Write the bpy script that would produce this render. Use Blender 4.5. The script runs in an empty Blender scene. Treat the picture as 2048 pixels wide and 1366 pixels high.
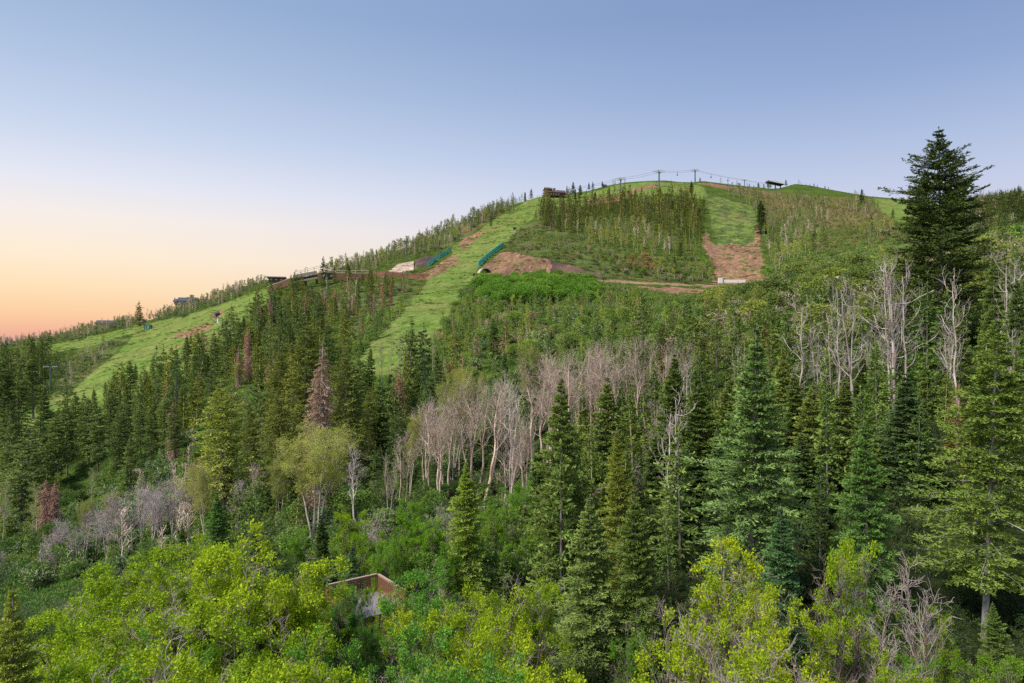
import bpy, math, random
import numpy as np
from mathutils import Vector, Matrix
S = bpy.context.scene
COL = S.collection
R = math.radians
F = 1365.0          # focal length in pixels of the 2048 px wide picture
CZ = 18.0           # camera height above the foreground ground level

# ---------------------------------------------------------------- camera, sky, sun, exposure
cam = bpy.data.cameras.new("camera"); cam_o = bpy.data.objects.new("camera", cam); COL.objects.link(cam_o)
cam.sensor_width = 36.0; cam.lens = 36.0 * F / 2048.0
cam.clip_start = 0.5; cam.clip_end = 20000
cam_o.location = (0, 0, CZ); cam_o.rotation_euler = (R(90), 0, 0)
S.camera = cam_o

def lin(c):
    r = []
    for v in c[:3]:
        v = v / 255.0
        r.append(v / 12.92 if v <= 0.04045 else ((v + 0.055) / 1.055) ** 2.4)
    return tuple(r) + (1.0,)

world = bpy.data.worlds.new("World"); S.world = world; world.use_nodes = True
wn, wl = world.node_tree.nodes, world.node_tree.links
wn.clear()
w_out = wn.new('ShaderNodeOutputWorld'); w_bg = wn.new('ShaderNodeBackground')
w_tc = wn.new('ShaderNodeTexCoord'); w_sep = wn.new('ShaderNodeSeparateXYZ')
wl.new(w_tc.outputs['Generated'], w_sep.inputs[0])
def ramp(nodes, stops):
    n = nodes.new('ShaderNodeValToRGB'); e = n.color_ramp.elements
    while len(e) > 1: e.remove(e[-1])
    e[0].position = stops[0][0]; e[0].color = lin(stops[0][1])
    for p, c in stops[1:]:
        x = e.new(p); x.color = lin(c)
    return n
SKY_L = [(0.0, (222, 165, 158)), (0.012, (243, 182, 154)), (0.035, (252, 207, 162)), (0.07, (254, 226, 186)), (0.11, (253, 236, 212)),
         (0.155, (246, 237, 231)), (0.20, (228, 231, 243)), (0.26, (201, 214, 237)), (0.33, (177, 197, 227)), (0.42, (152, 177, 213)), (0.70, (128, 150, 200)), (1.0, (118, 142, 192))]
SKY_R = [(0.0, (222, 200, 214)), (0.10, (219, 211, 226)), (0.15, (209, 211, 232)), (0.19, (197, 206, 231)), (0.26, (171, 189, 223)),
         (0.33, (146, 169, 210)), (0.42, (127, 152, 198)), (0.70, (116, 138, 190)), (1.0, (112, 134, 186))]
r_l, r_r = ramp(wn, SKY_L), ramp(wn, SKY_R)
wl.new(w_sep.outputs['Z'], r_l.inputs[0]); wl.new(w_sep.outputs['Z'], r_r.inputs[0])
w_az = wn.new('ShaderNodeMapRange'); w_az.interpolation_type = 'SMOOTHSTEP'
w_az.inputs['From Min'].default_value = -0.60; w_az.inputs['From Max'].default_value = 0.62
wl.new(w_sep.outputs['X'], w_az.inputs['Value'])
w_mix = wn.new('ShaderNodeMix'); w_mix.data_type = 'RGBA'
wl.new(w_az.outputs[0], w_mix.inputs[0]); wl.new(r_l.outputs[0], w_mix.inputs[6]); wl.new(r_r.outputs[0], w_mix.inputs[7])
wl.new(w_mix.outputs[2], w_bg.inputs[0]); w_bg.inputs[1].default_value = 0.88
wl.new(w_bg.outputs[0], w_out.inputs[0])

sun = bpy.data.lights.new("sun", 'SUN'); sun_o = bpy.data.objects.new("sun", sun); COL.objects.link(sun_o)
sun.energy = 5.0; sun.angle = R(22); sun.color = (1.0, 0.93, 0.80)
# soft afterglow from the upper left, a little behind the camera
sun_dir = Vector((-0.66, -0.42, 0.95)).normalized()
sun_o.rotation_euler = sun_dir.to_track_quat('Z', 'Y').to_euler(); sun_o.location = (-60, -40, 120)
S.view_settings.view_transform = 'Standard'; S.view_settings.look = 'None'
S.view_settings.exposure = 0.2; S.view_settings.gamma = 1.0
S.cycles.max_bounces = 5; S.cycles.diffuse_bounces = 3; S.cycles.glossy_bounces = 1; S.cycles.transmission_bounces = 2
S.cycles.transparent_max_bounces = 4; S.cycles.caustics_reflective = False; S.cycles.caustics_refractive = False
S.cycles.use_denoising = False
S.cycles.filter_width = 1.5

# ---------------------------------------------------------------- terrain function
# Per azimuth column: (depth in metres, ground height relative to the camera)
COLS = [
 (-900, [(10,-17.5),(45,-19),(60,-26),(80,-33),(110,-35),(150,-34),(200,-31),(260,-26),(330,-20),(480,-12)]),
 (0,    [(10,-17.5),(40,-18),(60,-25),(80,-30),(110,-31),(150,-27.5),(200,-22),(260,-14.5),(330,-8),(480,-1)]),
 (150,  [(10,-17.5),(40,-18),(60,-24),(80,-28),(110,-28.5),(150,-24.5),(220,-17),(260,-12),(330,-4),(470,5)]),
 (300,  [(10,-17.3),(40,-18),(60,-22),(80,-25),(110,-24.5),(150,-19),(200,-11.5),(260,-4.5),(340,5.5),(450,14)]),
 (430,  [(10,-17.2),(40,-17.6),(60,-20.5),(80,-23),(110,-21.5),(150,-15),(200,-6),(260,4),(330,14.5),(440,27.5)]),
 (540,  [(10,-17),(40,-17.4),(60,-19.5),(80,-21.5),(110,-19),(150,-11.5),(200,-1),(260,9.5),(330,24),(345,26.5),(420,37)]),
 (680,  [(10,-17),(40,-17.2),(60,-19),(80,-20),(110,-16.5),(150,-8.5),(200,1.5),(260,13),(322,28),(335,33),(345,33.5),(425,46)]),
 (800,  [(10,-17),(40,-17),(60,-18.5),(80,-19),(110,-14),(150,-5),(200,4.5),(260,17),(305,29),(318,31.5),(335,34.5),(430,58)]),
 (950,  [(10,-17),(40,-16.8),(60,-17.5),(80,-17.5),(110,-11),(150,-1),(200,8),(260,19.5),(300,29.5),(330,36.5),(400,58),(500,92)]),
 (1070, [(10,-17),(40,-16.6),(60,-17),(80,-16),(110,-9),(150,2.5),(200,12.5),(260,20.5),(288,25),(299,26),(314,39.5),(335,43),(400,63),(480,89),(560,118)]),
 (1160, [(10,-17),(40,-16.5),(60,-16),(80,-14.5),(110,-6.5),(150,3),(200,11),(260,19),(288,25),(299,26),(310,33.5),(345,43),(400,60),(480,86),(600,129)]),
 (1250, [(10,-17),(40,-16.4),(60,-15.3),(80,-13),(110,-4),(150,3.5),(200,10),(260,18),(289,24.7),(300,25.5),(308,29),(350,45),(450,80),(550,115),(640,149)]),
 (1420, [(10,-17),(40,-15.6),(60,-12.5),(80,-8),(110,0),(150,7),(200,12.5),(260,18.5),(278,21.5),(290,24),(300,24.7),(306,26),(400,62),(500,103),(600,132),(690,163)]),
 (1520, [(10,-17),(40,-15.2),(60,-11),(80,-6),(110,2.5),(150,10.5),(200,17),(280,24.5),(300,25.5),(306,27.5),(400,62),(500,96),(600,128),(705,158)]),
 (1600, [(10,-17),(40,-15),(60,-10),(80,-4.5),(110,4.5),(150,14),(200,22),(300,42),(400,66),(500,92),(600,120),(720,166)]),
 (1800, [(10,-17),(40,-14),(60,-7),(80,-1.5),(110,8),(150,18.5),(200,28),(300,47),(400,68),(500,90),(600,115),(740,157)]),
 (2048, [(10,-17),(35,-14),(50,-9),(80,3),(110,13.5),(150,25),(200,36),(300,57),(400,80),(500,103),(590,126)]),
 (2900, [(10,-17),(35,-13),(50,-8),(80,6),(110,18),(150,31),(200,44),(300,66),(400,88),(500,108),(560,118)]),
]
# skyline of the bare ground: (x, y) pixels of the 2048 px picture
SKYL = [(-900,700),(0,690),(60,684),(110,677),(200,656),(300,640),(370,615),(430,597),(500,572),(540,561),(600,556),(640,549),(680,537),(740,521),(800,500),
        (880,464),(950,434),(1010,414),(1060,399),(1085,392),(1130,388),(1180,381),(1215,371),(1250,365),(1290,362),(1330,361),(1360,364),(1385,365),(1405,362),
        (1450,368),(1490,373),(1540,378),(1556,378),(1590,368),(1620,371),(1670,381),(1740,393),(1810,399),(1880,412),(1930,408),(2000,398),(2048,396),(2900,420)]
RDG = [(-900,480),(0,480),(300,450),(540,420),(800,430),(950,500),(1070,560),(1250,640),(1420,690),(1600,720),(1800,740),(1900,650),(2048,590),(2900,560)]
def ridge_d(X): return np.interp(X, [r[0] for r in RDG], [r[1] for r in RDG])
XG = np.arange(-900, 2901, 10.0); NU = 900
UG = np.linspace(0, 1, NU)
def _build_table():
    cx = np.array([c[0] for c in COLS], float); prof = []
    for X, p in COLS:
        Dr = float(ridge_d(X)); d = 10 * (Dr / 10) ** UG
        prof.append(np.interp(d, [q[0] for q in p], [q[1] for q in p]))
    prof = np.array(prof)
    k = np.exp(-0.5 * (np.arange(-12, 13) / 4.0) ** 2); k /= k.sum()
    far = UG > 0.62
    T = np.zeros((len(XG), NU))
    for j in range(NU): T[:, j] = np.interp(XG, cx, prof[:, j])
    kx = np.exp(-0.5 * (np.arange(-6, 7) / 2.2) ** 2); kx /= kx.sum()
    T = np.apply_along_axis(lambda v: np.convolve(np.pad(v, 6, 'edge'), kx, 'valid'), 0, T)
    sky = np.interp(XG, [s[0] for s in SKYL], [s[1] for s in SKYL])
    zr = (683 - sky) / F * ridge_d(XG)
    Ts = np.apply_along_axis(lambda v: np.convolve(np.pad(v, 12, 'edge'), k, 'valid'), 1, T)
    road = ((UG > 0.80) & (UG < 0.86))[None, :]
    T = np.where(road, 0.5 * T + 0.5 * Ts, Ts)
    T += (zr - T[:, -1])[:, None] * UG[None, :] ** 7
    return T
TAB = _build_table()
def _hash(i, j, s):
    n = (i * 374761393 + j * 668265263 + s * 974634777) & 0xFFFFFFFF
    n = ((n ^ (n >> 13)) * 1274126177) & 0xFFFFFFFF
    return ((n ^ (n >> 16)) & 0xFFFF) / 65535.0
def vnoise(x, y, s=0):
    xi = np.floor(x).astype(np.int64); yi = np.floor(y).astype(np.int64)
    fx = x - xi; fy = y - yi; fx = fx * fx * (3 - 2 * fx); fy = fy * fy * (3 - 2 * fy)
    a = _hash(xi, yi, s); b = _hash(xi + 1, yi, s); c = _hash(xi, yi + 1, s); d = _hash(xi + 1, yi + 1, s)
    return (a * (1 - fx) + b * fx) * (1 - fy) + (c * (1 - fx) + d * fx) * fy
def fbm(x, y, s=0, o=4):
    r = 0; a = 0.5
    for k in range(o):
        r = r + a * vnoise(x * 2 ** k, y * 2 ** k, s + k * 7); a *= 0.5
    return r / (1 - 0.5 ** o)
def height(x, y):
    x = np.asarray(x, float); y = np.asarray(y, float)
    r = np.hypot(x, y); az = np.arctan2(x, y); azc = np.clip(az, -0.93, 0.94)
    X = np.clip(1024 + F * np.tan(azc), -899, 2899); d = np.maximum(r * np.cos(azc), 1.0)
    Dr = ridge_d(X); u = np.log(np.maximum(d, 10) / 10) / np.log(Dr / 10)
    uu = np.clip(u, 0, 1) * (NU - 1); xx = (X + 900) / 10.0
    i = np.minimum(uu.astype(int), NU - 2); j = np.minimum(xx.astype(int), len(XG) - 2)
    fu = uu - i; fx = xx - j
    z = (TAB[j, i] * (1 - fx) + TAB[j + 1, i] * fx) * (1 - fu) + (TAB[j, i + 1] * (1 - fx) + TAB[j + 1, i + 1] * fx) * fu
    over = np.maximum(d - Dr, 0)
    z = z - np.where(over > 0, 0.22 * over * np.minimum(over / 60.0, 1.0) + 0.0, 0)
    z = np.maximum(z, -75.0)
    w = np.clip((np.abs(az) - 0.93) / 1.6, 0, 1); w = w * w * (3 - 2 * w)
    z = z * (1 - w) + (-17.0 - 0.02 * r) * w
    amp = np.clip((d - 12) / 90.0, 0.05, 1.0) * np.clip((Dr - d) / 60.0, 0.12, 1.0)
    z = z + amp * ((fbm(x / 23.0, y / 23.0, 3, 3) - 0.5) * 2.2 + (fbm(x / 5.0, y / 5.0, 9, 2) - 0.5) * 0.55)
    return z + CZ
def zpix(Y, d): return CZ + (683.0 - Y) / F * d
def proj(x, y, z):
    return 1024 + F * x / y, 683 - F * (z - CZ) / y
_ds = 8 * (800 / 8.0) ** np.linspace(0, 1, 3000)
def at(X, Y, dmin=20.0, dmax=800.0):
    """ground point seen at pixel X, Y: returns x, y, z"""
    x = (X - 1024) / F * _ds; z = height(x, _ds); yy = 683 - F * (z - CZ) / _ds
    ok = np.where((yy <= Y) & (_ds >= dmin) & (_ds <= dmax))[0]
    if len(ok): i = ok[0]
    else:
        i = int(np.argmin(np.where((_ds >= dmin) & (_ds <= dmax), yy, 1e9)))
    return float(x[i]), float(_ds[i]), float(z[i])
def ground(X, d):
    x = (X - 1024) / F * d
    return x, d, float(height(x, d))

# ---------------------------------------------------------------- regions of ground cover (outlines as seen from the camera, laid on the terrain)
REG = {}
def poly(code, pts, soft=0): REG.setdefault(code, []).append(np.array(pts, float))
poly('run', [(1064,396),(1096,390),(1090,402),(1078,425),(1062,440),(1040,458),(1020,478),(1008,492),(975,520),(958,534),(950,552),(935,580),(922,600),(905,622),(885,652),(862,676),(856,700),(845,745),(700,760),(715,720),(738,690),(775,655),(808,622),(842,580),(860,552),(862,540),(905,514),(900,495),(945,470),(962,458),(1000,432),(1040,410)])
poly('run', [(522,578),(560,570),(545,600),(520,625),(490,655),(450,690),(410,720),(380,745),(330,775),(285,800),(240,830),(205,860),(140,890),(60,930),(-60,990),(-60,930),(0,880),(60,820),(95,792),(140,786),(176,752),(215,720),(255,690),(262,672),(240,664),(270,650),(300,646),(380,628),(450,607)])
poly('run', [(-50,735),(0,716),(60,702),(100,690),(170,676),(245,658),(262,668),(180,692),(110,706),(50,722),(0,742),(-50,760)])
poly('run', [(1412,398),(1440,392),(1470,404),(1504,410),(1512,440),(1516,480),(1520,494),(1436,494),(1428,470),(1420,430)])
poly('run', [(1100,392),(1180,386),(1230,370),(1290,364),(1370,366),(1405,372),(1420,400),(1380,396),(1330,386),(1240,402),(1180,412),(1100,412)])
poly('run', [(1742,396),(1790,400),(1830,406),(1830,448),(1790,442),(1765,424)])
poly('soil', [(1420,482),(1434,492),(1460,487),(1490,491),(1508,486),(1511,448),(1520,456),(1521,490),(1526,520),(1534,550),(1536,574),(1424,570),(1424,540),(1418,515),(1404,492),(1406,470),(1414,462)])
poly('soil', [(962,548),(968,530),(1000,508),(1010,502),(1040,506),(1100,520),(1102,553),(1060,552),(1000,552)])
poly('soil', [(835,548),(862,540),(905,508),(920,518),(902,534),(884,548),(850,558)])
poly('dry', [(884,541),(952,536),(956,548),(888,551)])
poly('soil', [(920,480),(960,462),(968,466),(945,485),(922,500)])
poly('soil', [(345,672),(375,660),(420,645),(426,652),(395,668),(365,676)])
poly('soil', [(420,630),(440,618),(446,626),(428,642)])
poly('soil', [(1172,398),(1230,392),(1290,372),(1330,366),(1300,378),(1260,388),(1230,404),(1180,412)])
poly('soil', [(390,930),(405,905),(420,925),(400,945)])
poly('soil', [(1390,366),(1420,366),(1500,378),(1560,390),(1500,388),(1440,376)])
poly('wall', [(735,543),(862,547),(850,560),(740,552)])
poly('gravel', [(776,543),(796,528),(815,524),(832,524),(828,542),(800,546)])
poly('rock', [(828,524),(845,514),(870,512),(864,530),(832,534)])
poly('rock', [(1100,521),(1130,528),(1170,540),(1215,553),(1200,558),(1150,550),(1102,548)])
poly('road', [(1102,548),(1150,553),(1230,560),(1330,566),(1440,571),(1440,575),(1330,571),(1230,567),(1150,562),(1100,558),(960,556),(960,550)])
poly('soil', [(1240,571),(1330,575),(1432,579),(1436,590),(1340,588),(1290,578)])
poly('dry', [(905,458),(960,438),(1000,424),(1010,428),(960,455),(930,472)])
poly('dry', [(1450,370),(1560,385),(1740,400),(1780,440),(1800,470),(1650,470),(1560,440),(1520,400),(1450,378)])
poly('scrub', [(1040,452),(1090,440),(1180,475),(1260,515),(1420,560),(1220,556),(1100,519),(1010,499)])
poly('scrub', [(1525,400),(1740,400),(1815,470),(1815,520),(1700,540),(1600,520),(1530,500)])
poly('scrub', [(780,560),(862,556),(815,612),(770,640),(700,690),(690,640),(640,600),(740,556)])
poly('scrub', [(165,690),(240,668),(262,680),(215,718),(176,752),(130,790),(95,790),(120,740)])
poly('scrub', [(740,545),(800,520),(870,505),(960,470),(940,462),(880,490),(780,530)])
def inpoly(P, X, Y):
    n = len(P); c = np.zeros(X.shape, bool); j = n - 1
    for i in range(n):
        xi, yi = P[i]; xj, yj = P[j]
        if yi != yj:
            c ^= ((yi > Y) != (yj > Y)) & (X < (xj - xi) * (Y - yi) / (yj - yi) + xi)
        j = i
    return c
def region(code, X, Y):
    c = np.zeros(X.shape, bool)
    for P in REG[code]:
        c |= inpoly(P, X, Y)
    return c
# ---------------------------------------------------------------- materials
MATS = {}
def nt(name):
    m = bpy.data.materials.new(name); m.use_nodes = True; n = m.node_tree.nodes; n.clear(); MATS[name] = m
    return m, n, m.node_tree.links
def N(n, t, **k):
    x = n.new(t)
    for a, v in k.items(): setattr(x, a, v)
    return x
def rgbmix(n, l, fac, a, b, bt='MIX'):
    x = N(n, 'ShaderNodeMix', data_type='RGBA', blend_type=bt)
    for sock, v in ((x.inputs[0], fac), (x.inputs[6], a), (x.inputs[7], b)):
        if hasattr(v, 'links'): l.new(v, sock)
        else: sock.default_value = v
    return x.outputs[2]
def leaf_mat(name, lo, hi, trans=0.3, inst=False, var=0.25):
    """foliage: colour runs from lo to hi along the mesh attribute 'tint', times the object colour (or the instance's own)"""
    m, n, l = nt(name)
    at_ = N(n, 'ShaderNodeAttribute', attribute_name='tint')
    c = rgbmix(n, l, at_.outputs['Fac'], lo + (1,), hi + (1,))
    if inst:
        oc = N(n, 'ShaderNodeAttribute', attribute_name='itint', attribute_type='INSTANCER').outputs['Color']
    else:
        oc = N(n, 'ShaderNodeObjectInfo').outputs['Color']
    c = rgbmix(n, l, 1.0, c, oc, 'MULTIPLY')
    oi = N(n, 'ShaderNodeObjectInfo')
    hsv = N(n, 'ShaderNodeHueSaturation')
    mr = N(n, 'ShaderNodeMapRange'); mr.inputs['To Min'].default_value = 1 - var; mr.inputs['To Max'].default_value = 1 + var
    l.new(oi.outputs['Random'], mr.inputs['Value']); l.new(mr.outputs[0], hsv.inputs['Value']); l.new(c, hsv.inputs['Color'])
    mr2 = N(n, 'ShaderNodeMapRange'); mr2.inputs['To Min'].default_value = 0.512; mr2.inputs['To Max'].default_value = 0.488
    l.new(oi.outputs['Random'], mr2.inputs['Value']); l.new(mr2.outputs[0], hsv.inputs['Hue'])
    d = N(n, 'ShaderNodeBsdfDiffuse'); t = N(n, 'ShaderNodeBsdfTranslucent'); ms = N(n, 'ShaderNodeMixShader'); ms.inputs[0].default_value = trans
    l.new(hsv.outputs[0], d.inputs[0]); l.new(hsv.outputs[0], t.inputs[0]); l.new(d.outputs[0], ms.inputs[1]); l.new(t.outputs[0], ms.inputs[2])
    o = N(n, 'ShaderNodeOutputMaterial'); l.new(ms.outputs[0], o.inputs[0])
    return m
def bark_mat(name, a, b, scale=3.0, obj=False, stretch=0.25):
    m, n, l = nt(name)
    tc = N(n, 'ShaderNodeTexCoord'); mp = N(n, 'ShaderNodeMapping'); mp.inputs['Scale'].default_value = (1, 1, stretch)
    l.new(tc.outputs['Object'], mp.inputs[0])
    no = N(n, 'ShaderNodeTexNoise'); no.inputs['Scale'].default_value = scale; no.inputs['Detail'].default_value = 3; l.new(mp.outputs[0], no.inputs['Vector'])
    cr = N(n, 'ShaderNodeMapRange'); cr.inputs['From Min'].default_value = 0.38; cr.inputs['From Max'].default_value = 0.62; l.new(no.outputs[0], cr.inputs['Value'])
    c = rgbmix(n, l, cr.outputs[0], a + (1,), b + (1,))
    if obj: c = rgbmix(n, l, 1.0, c, N(n, 'ShaderNodeObjectInfo').outputs['Color'], 'MULTIPLY')
    d = N(n, 'ShaderNodeBsdfDiffuse'); l.new(c, d.inputs[0]); o = N(n, 'ShaderNodeOutputMaterial'); l.new(d.outputs[0], o.inputs[0])
    return m
def plain_mat(name, c, rough=0.7, metal=0.0, c2=None, scale=4.0, spec=0.3):
    m, n, l = nt(name)
    b = N(n, 'ShaderNodeBsdfPrincipled'); b.inputs['Roughness'].default_value = rough; b.inputs['Metallic'].default_value = metal
    b.inputs['Specular IOR Level'].default_value = spec
    tc = N(n, 'ShaderNodeTexCoord'); no = N(n, 'ShaderNodeTexNoise'); no.inputs['Scale'].default_value = scale; no.inputs['Detail'].default_value = 4
    l.new(tc.outputs['Object'], no.inputs['Vector'])
    c2 = c2 or tuple(v * 0.75 for v in c)
    l.new(rgbmix(n, l, no.outputs[0], c + (1,), c2 + (1,)), b.inputs['Base Color'])
    o = N(n, 'ShaderNodeOutputMaterial'); l.new(b.outputs[0], o.inputs[0])
    return m

# ---------------------------------------------------------------- mesh helpers
class MB:
    """collects vertices and faces with material slot, tint and smoothing, builds one mesh"""
    def __init__(s): s.v = []; s.f = []; s.n = 0; s.t = []
    def add(s, V, Fa, mat=0, tint=0.5, smooth=False):
        V = np.asarray(V, np.float32).reshape(-1, 3); Fa = np.asarray(Fa, np.int32)
        if not len(V) or not len(Fa): return s
        s.v.append(V); s.t.append(np.broadcast_to(np.asarray(tint, np.float32), (len(V),)))
        s.f.append((Fa + s.n, mat, smooth)); s.n += len(V); return s
    def mesh(s, name, mats):
        me = bpy.data.meshes.new(name)
        V = np.concatenate(s.v); me.vertices.add(len(V)); me.vertices.foreach_set('co', V.ravel())
        li = np.concatenate([f.ravel() for f, _, _ in s.f]); sz = np.concatenate([np.full(len(f), f.shape[1]) for f, _, _ in s.f])
        me.loops.add(len(li)); me.loops.foreach_set('vertex_index', li.astype(np.int32))
        me.polygons.add(len(sz)); me.polygons.foreach_set('loop_start', np.concatenate([[0], np.cumsum(sz)[:-1]]).astype(np.int32))
        me.polygons.foreach_set('material_index', np.concatenate([np.full(len(f), m) for f, m, _ in s.f]).astype(np.int32))
        me.polygons.foreach_set('use_smooth', np.concatenate([np.full(len(f), sm) for f, _, sm in s.f]))
        a = me.attributes.new('tint', 'FLOAT', 'POINT'); a.data.foreach_set('value', np.concatenate(s.t).astype(np.float32))
        for m in mats: me.materials.append(MATS[m])
        me.update(calc_edges=True); me.validate(clean_customdata=False)
        return me
    def box(s, c, size, mat=0, rz=0.0, M=None):
        x, y, z = [q / 2 for q in size]
        V = np.array([(a, b, d) for a in (-x, x) for b in (-y, y) for d in (-z, z)], float)
        if rz: cs, sn = math.cos(rz), math.sin(rz); V = V @ np.array([[cs, sn, 0], [-sn, cs, 0], [0, 0, 1]])
        V = V + np.array(c)
        return s.add(V, [(0,1,3,2),(4,6,7,5),(0,4,5,1),(2,3,7,6),(0,2,6,4),(1,5,7,3)], mat)
    def bar(s, p, q, w, h=None, mat=0):
        """box beam from p to q"""
        h = h or w; p = np.array(p, float); q = np.array(q, float); t = q - p; L = np.linalg.norm(t); t /= L
        up = np.array((0, 0, 1.0)) if abs(t[2]) < 0.95 else np.array((1.0, 0, 0))
        a = np.cross(t, up); a /= np.linalg.norm(a); b = np.cross(a, t)
        V = [o + a * sx * w / 2 + b * sy * h / 2 for o in (p, q) for sx, sy in ((-1,-1),(1,-1),(1,1),(-1,1))]
        return s.add(V, [(0,3,2,1),(4,5,6,7),(0,1,5,4),(1,2,6,5),(2,3,7,6),(3,0,4,7)], mat)
    def tube(s, pts, r, k=8, mat=0, smooth=True):
        pts = np.array(pts, float)[None]; rr = np.broadcast_to(np.asarray(r, float), (pts.shape[1],))[None]
        V, Fa = tubes(pts, rr, k); return s.add(V, Fa, mat, 0.5, smooth)
def nrm(a): return a / np.maximum(np.linalg.norm(a, axis=-1, keepdims=True), 1e-9)
def tubes(P, Rr, k=5):
    B, n, _ = P.shape
    T = np.gradient(P, axis=1); T = nrm(T); mean = nrm(P[:, -1] - P[:, 0])
    ref = np.where(np.abs(mean[:, 2:3]) > 0.8, np.array([[1.0, 0.13, 0]]), np.array([[0, 0.1, 1.0]]))[:, None, :]
    A = nrm(np.cross(T, np.broadcast_to(ref, T.shape))); Bv = np.cross(T, A)
    th = np.arange(k) * 2 * math.pi / k
    V = P[:, :, None, :] + Rr[:, :, None, None] * (np.cos(th)[None, None, :, None] * A[:, :, None, :] + np.sin(th)[None, None, :, None] * Bv[:, :, None, :])
    b = np.arange(B)[:, None, None] * n * k; i = np.arange(n - 1)[None, :, None] * k; j = np.arange(k)[None, None, :]; j2 = (j + 1) % k
    Fa = np.stack(np.broadcast_arrays(b + i + j, b + i + j2, b + i + k + j2, b + i + k + j), -1).reshape(-1, 4)
    return V.reshape(-1, 3), Fa
def leaves(P, D, L, W, rng, up=0.0, fold=0.15):
    """leaf-sized diamonds at P pointing along D"""
    n = len(P); D = nrm(D); rv = rng.normal(size=(n, 3)); 
    if up: rv = np.cross(D, np.array([0, 0, 1.0])) * up + rv * (1 - up)
    Sd = nrm(np.cross(D, np.cross(rv, D))); No = np.cross(Sd, D)
    L = np.broadcast_to(np.asarray(L, float), (n,))[:, None]; W = np.broadcast_to(np.asarray(W, float), (n,))[:, None]
    m = P + D * L * 0.5 - No * L * fold
    V = np.stack([P, m + Sd * W / 2, P + D * L, m - Sd * W / 2], 1).reshape(-1, 3)
    return V, np.arange(n * 4).reshape(n, 4)
def grow(rng, P, Rr, n, t0, t1, length, ang, K=5, up=0.1, wig=0.15, rr=0.6, tip=0.25, plane=0.0, power=1.0):
    """n side shoots on each path; length(t, rng) in metres"""
    B, Kp, _ = P.shape
    t = t0 + (t1 - t0) * ((np.arange(n)[None, :] + rng.random((B, n))) / n) ** power
    f = np.clip(t * (Kp - 1), 0, Kp - 1.001); i = f.astype(int); a = (f - i)[..., None]; bi = np.arange(B)[:, None]
    p = P[bi, i] * (1 - a) + P[bi, i + 1] * a; tg = nrm(P[bi, i + 1] - P[bi, i]); r0 = (Rr[bi, i] * (1 - a[..., 0]) + Rr[bi, i + 1] * a[..., 0]) * rr
    phi = np.arange(n)[None, :] * 2.4 + rng.random((B, 1)) * 6.28 + rng.normal(size=(B, n)) * 0.5
    ref = np.where(np.abs(tg[..., 2:3]) > 0.9, np.array([1.0, 0, 0]), np.array([0, 0, 1.0]))
    e1 = nrm(np.cross(tg, ref)); e2 = np.cross(tg, e1)
    perp = np.cos(phi)[..., None] * e1 + np.sin(phi)[..., None] * e2
    if plane: perp = nrm(perp * (1 - plane) + e1 * np.sign(np.cos(phi))[..., None] * plane)
    an = rng.uniform(ang[0], ang[1], (B, n, 1)); d = nrm(tg * np.cos(an) + perp * np.sin(an))
    L = length(t, rng) * np.ones((B, n)); st = (L / (K - 1))[..., None]
    out = [p]; bend = rng.normal(size=(B, n, 3)) * wig
    for k in range(K - 1):
        d = nrm(d + np.array([0, 0, up]) + bend * 0.6 + rng.normal(size=(B, n, 3)) * wig); p = p + d * st; out.append(p)
    Q = np.stack(out, 2).reshape(B * n, K, 3)
    q = np.linspace(1, tip, K)[None, :] * r0.reshape(-1, 1)
    return Q, q, t.reshape(-1)
def wobble_path(rng, H, K, wig, lean=(0, 0), r0=0.2, r1=0.03, power=1.0):
    z = np.linspace(0, 1, K); off = np.cumsum(rng.normal(size=(K, 2)) * wig, 0) * H / K; off -= off[0]
    off += np.outer(z ** 1.5, np.array(lean) * H)
    P = np.column_stack([off, z * H])[None]; rad = (r0 + (r1 - r0) * z ** power)[None]
    return P, rad
def sub(rng, P, Rr, frac):
    k = rng.random(len(P)) < frac
    return P[k], Rr[k]

# ---------------------------------------------------------------- scene objects
def tag(o, label=None, cat=None, group=None, kind=None):
    for k, v in (('label', label), ('category', cat), ('group', group), ('kind', kind)):
        if v: o[k] = v
    return o
def obj(name, me, parent=None, loc=None, color=None):
    o = bpy.data.objects.new(name, me); COL.objects.link(o)
    if parent is not None: o.parent = parent
    if loc is not None: o.location = loc
    if color is not None: o.color = tuple(color) + (1,) if len(color) == 3 else color
    return o
def empty(name, loc, rz=0.0, scale=None):
    o = bpy.data.objects.new(name, None); COL.objects.link(o); o.location = loc; o.rotation_euler = (0, 0, rz); o.empty_display_size = 0.5
    if scale: o.scale = scale
    return o
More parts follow.
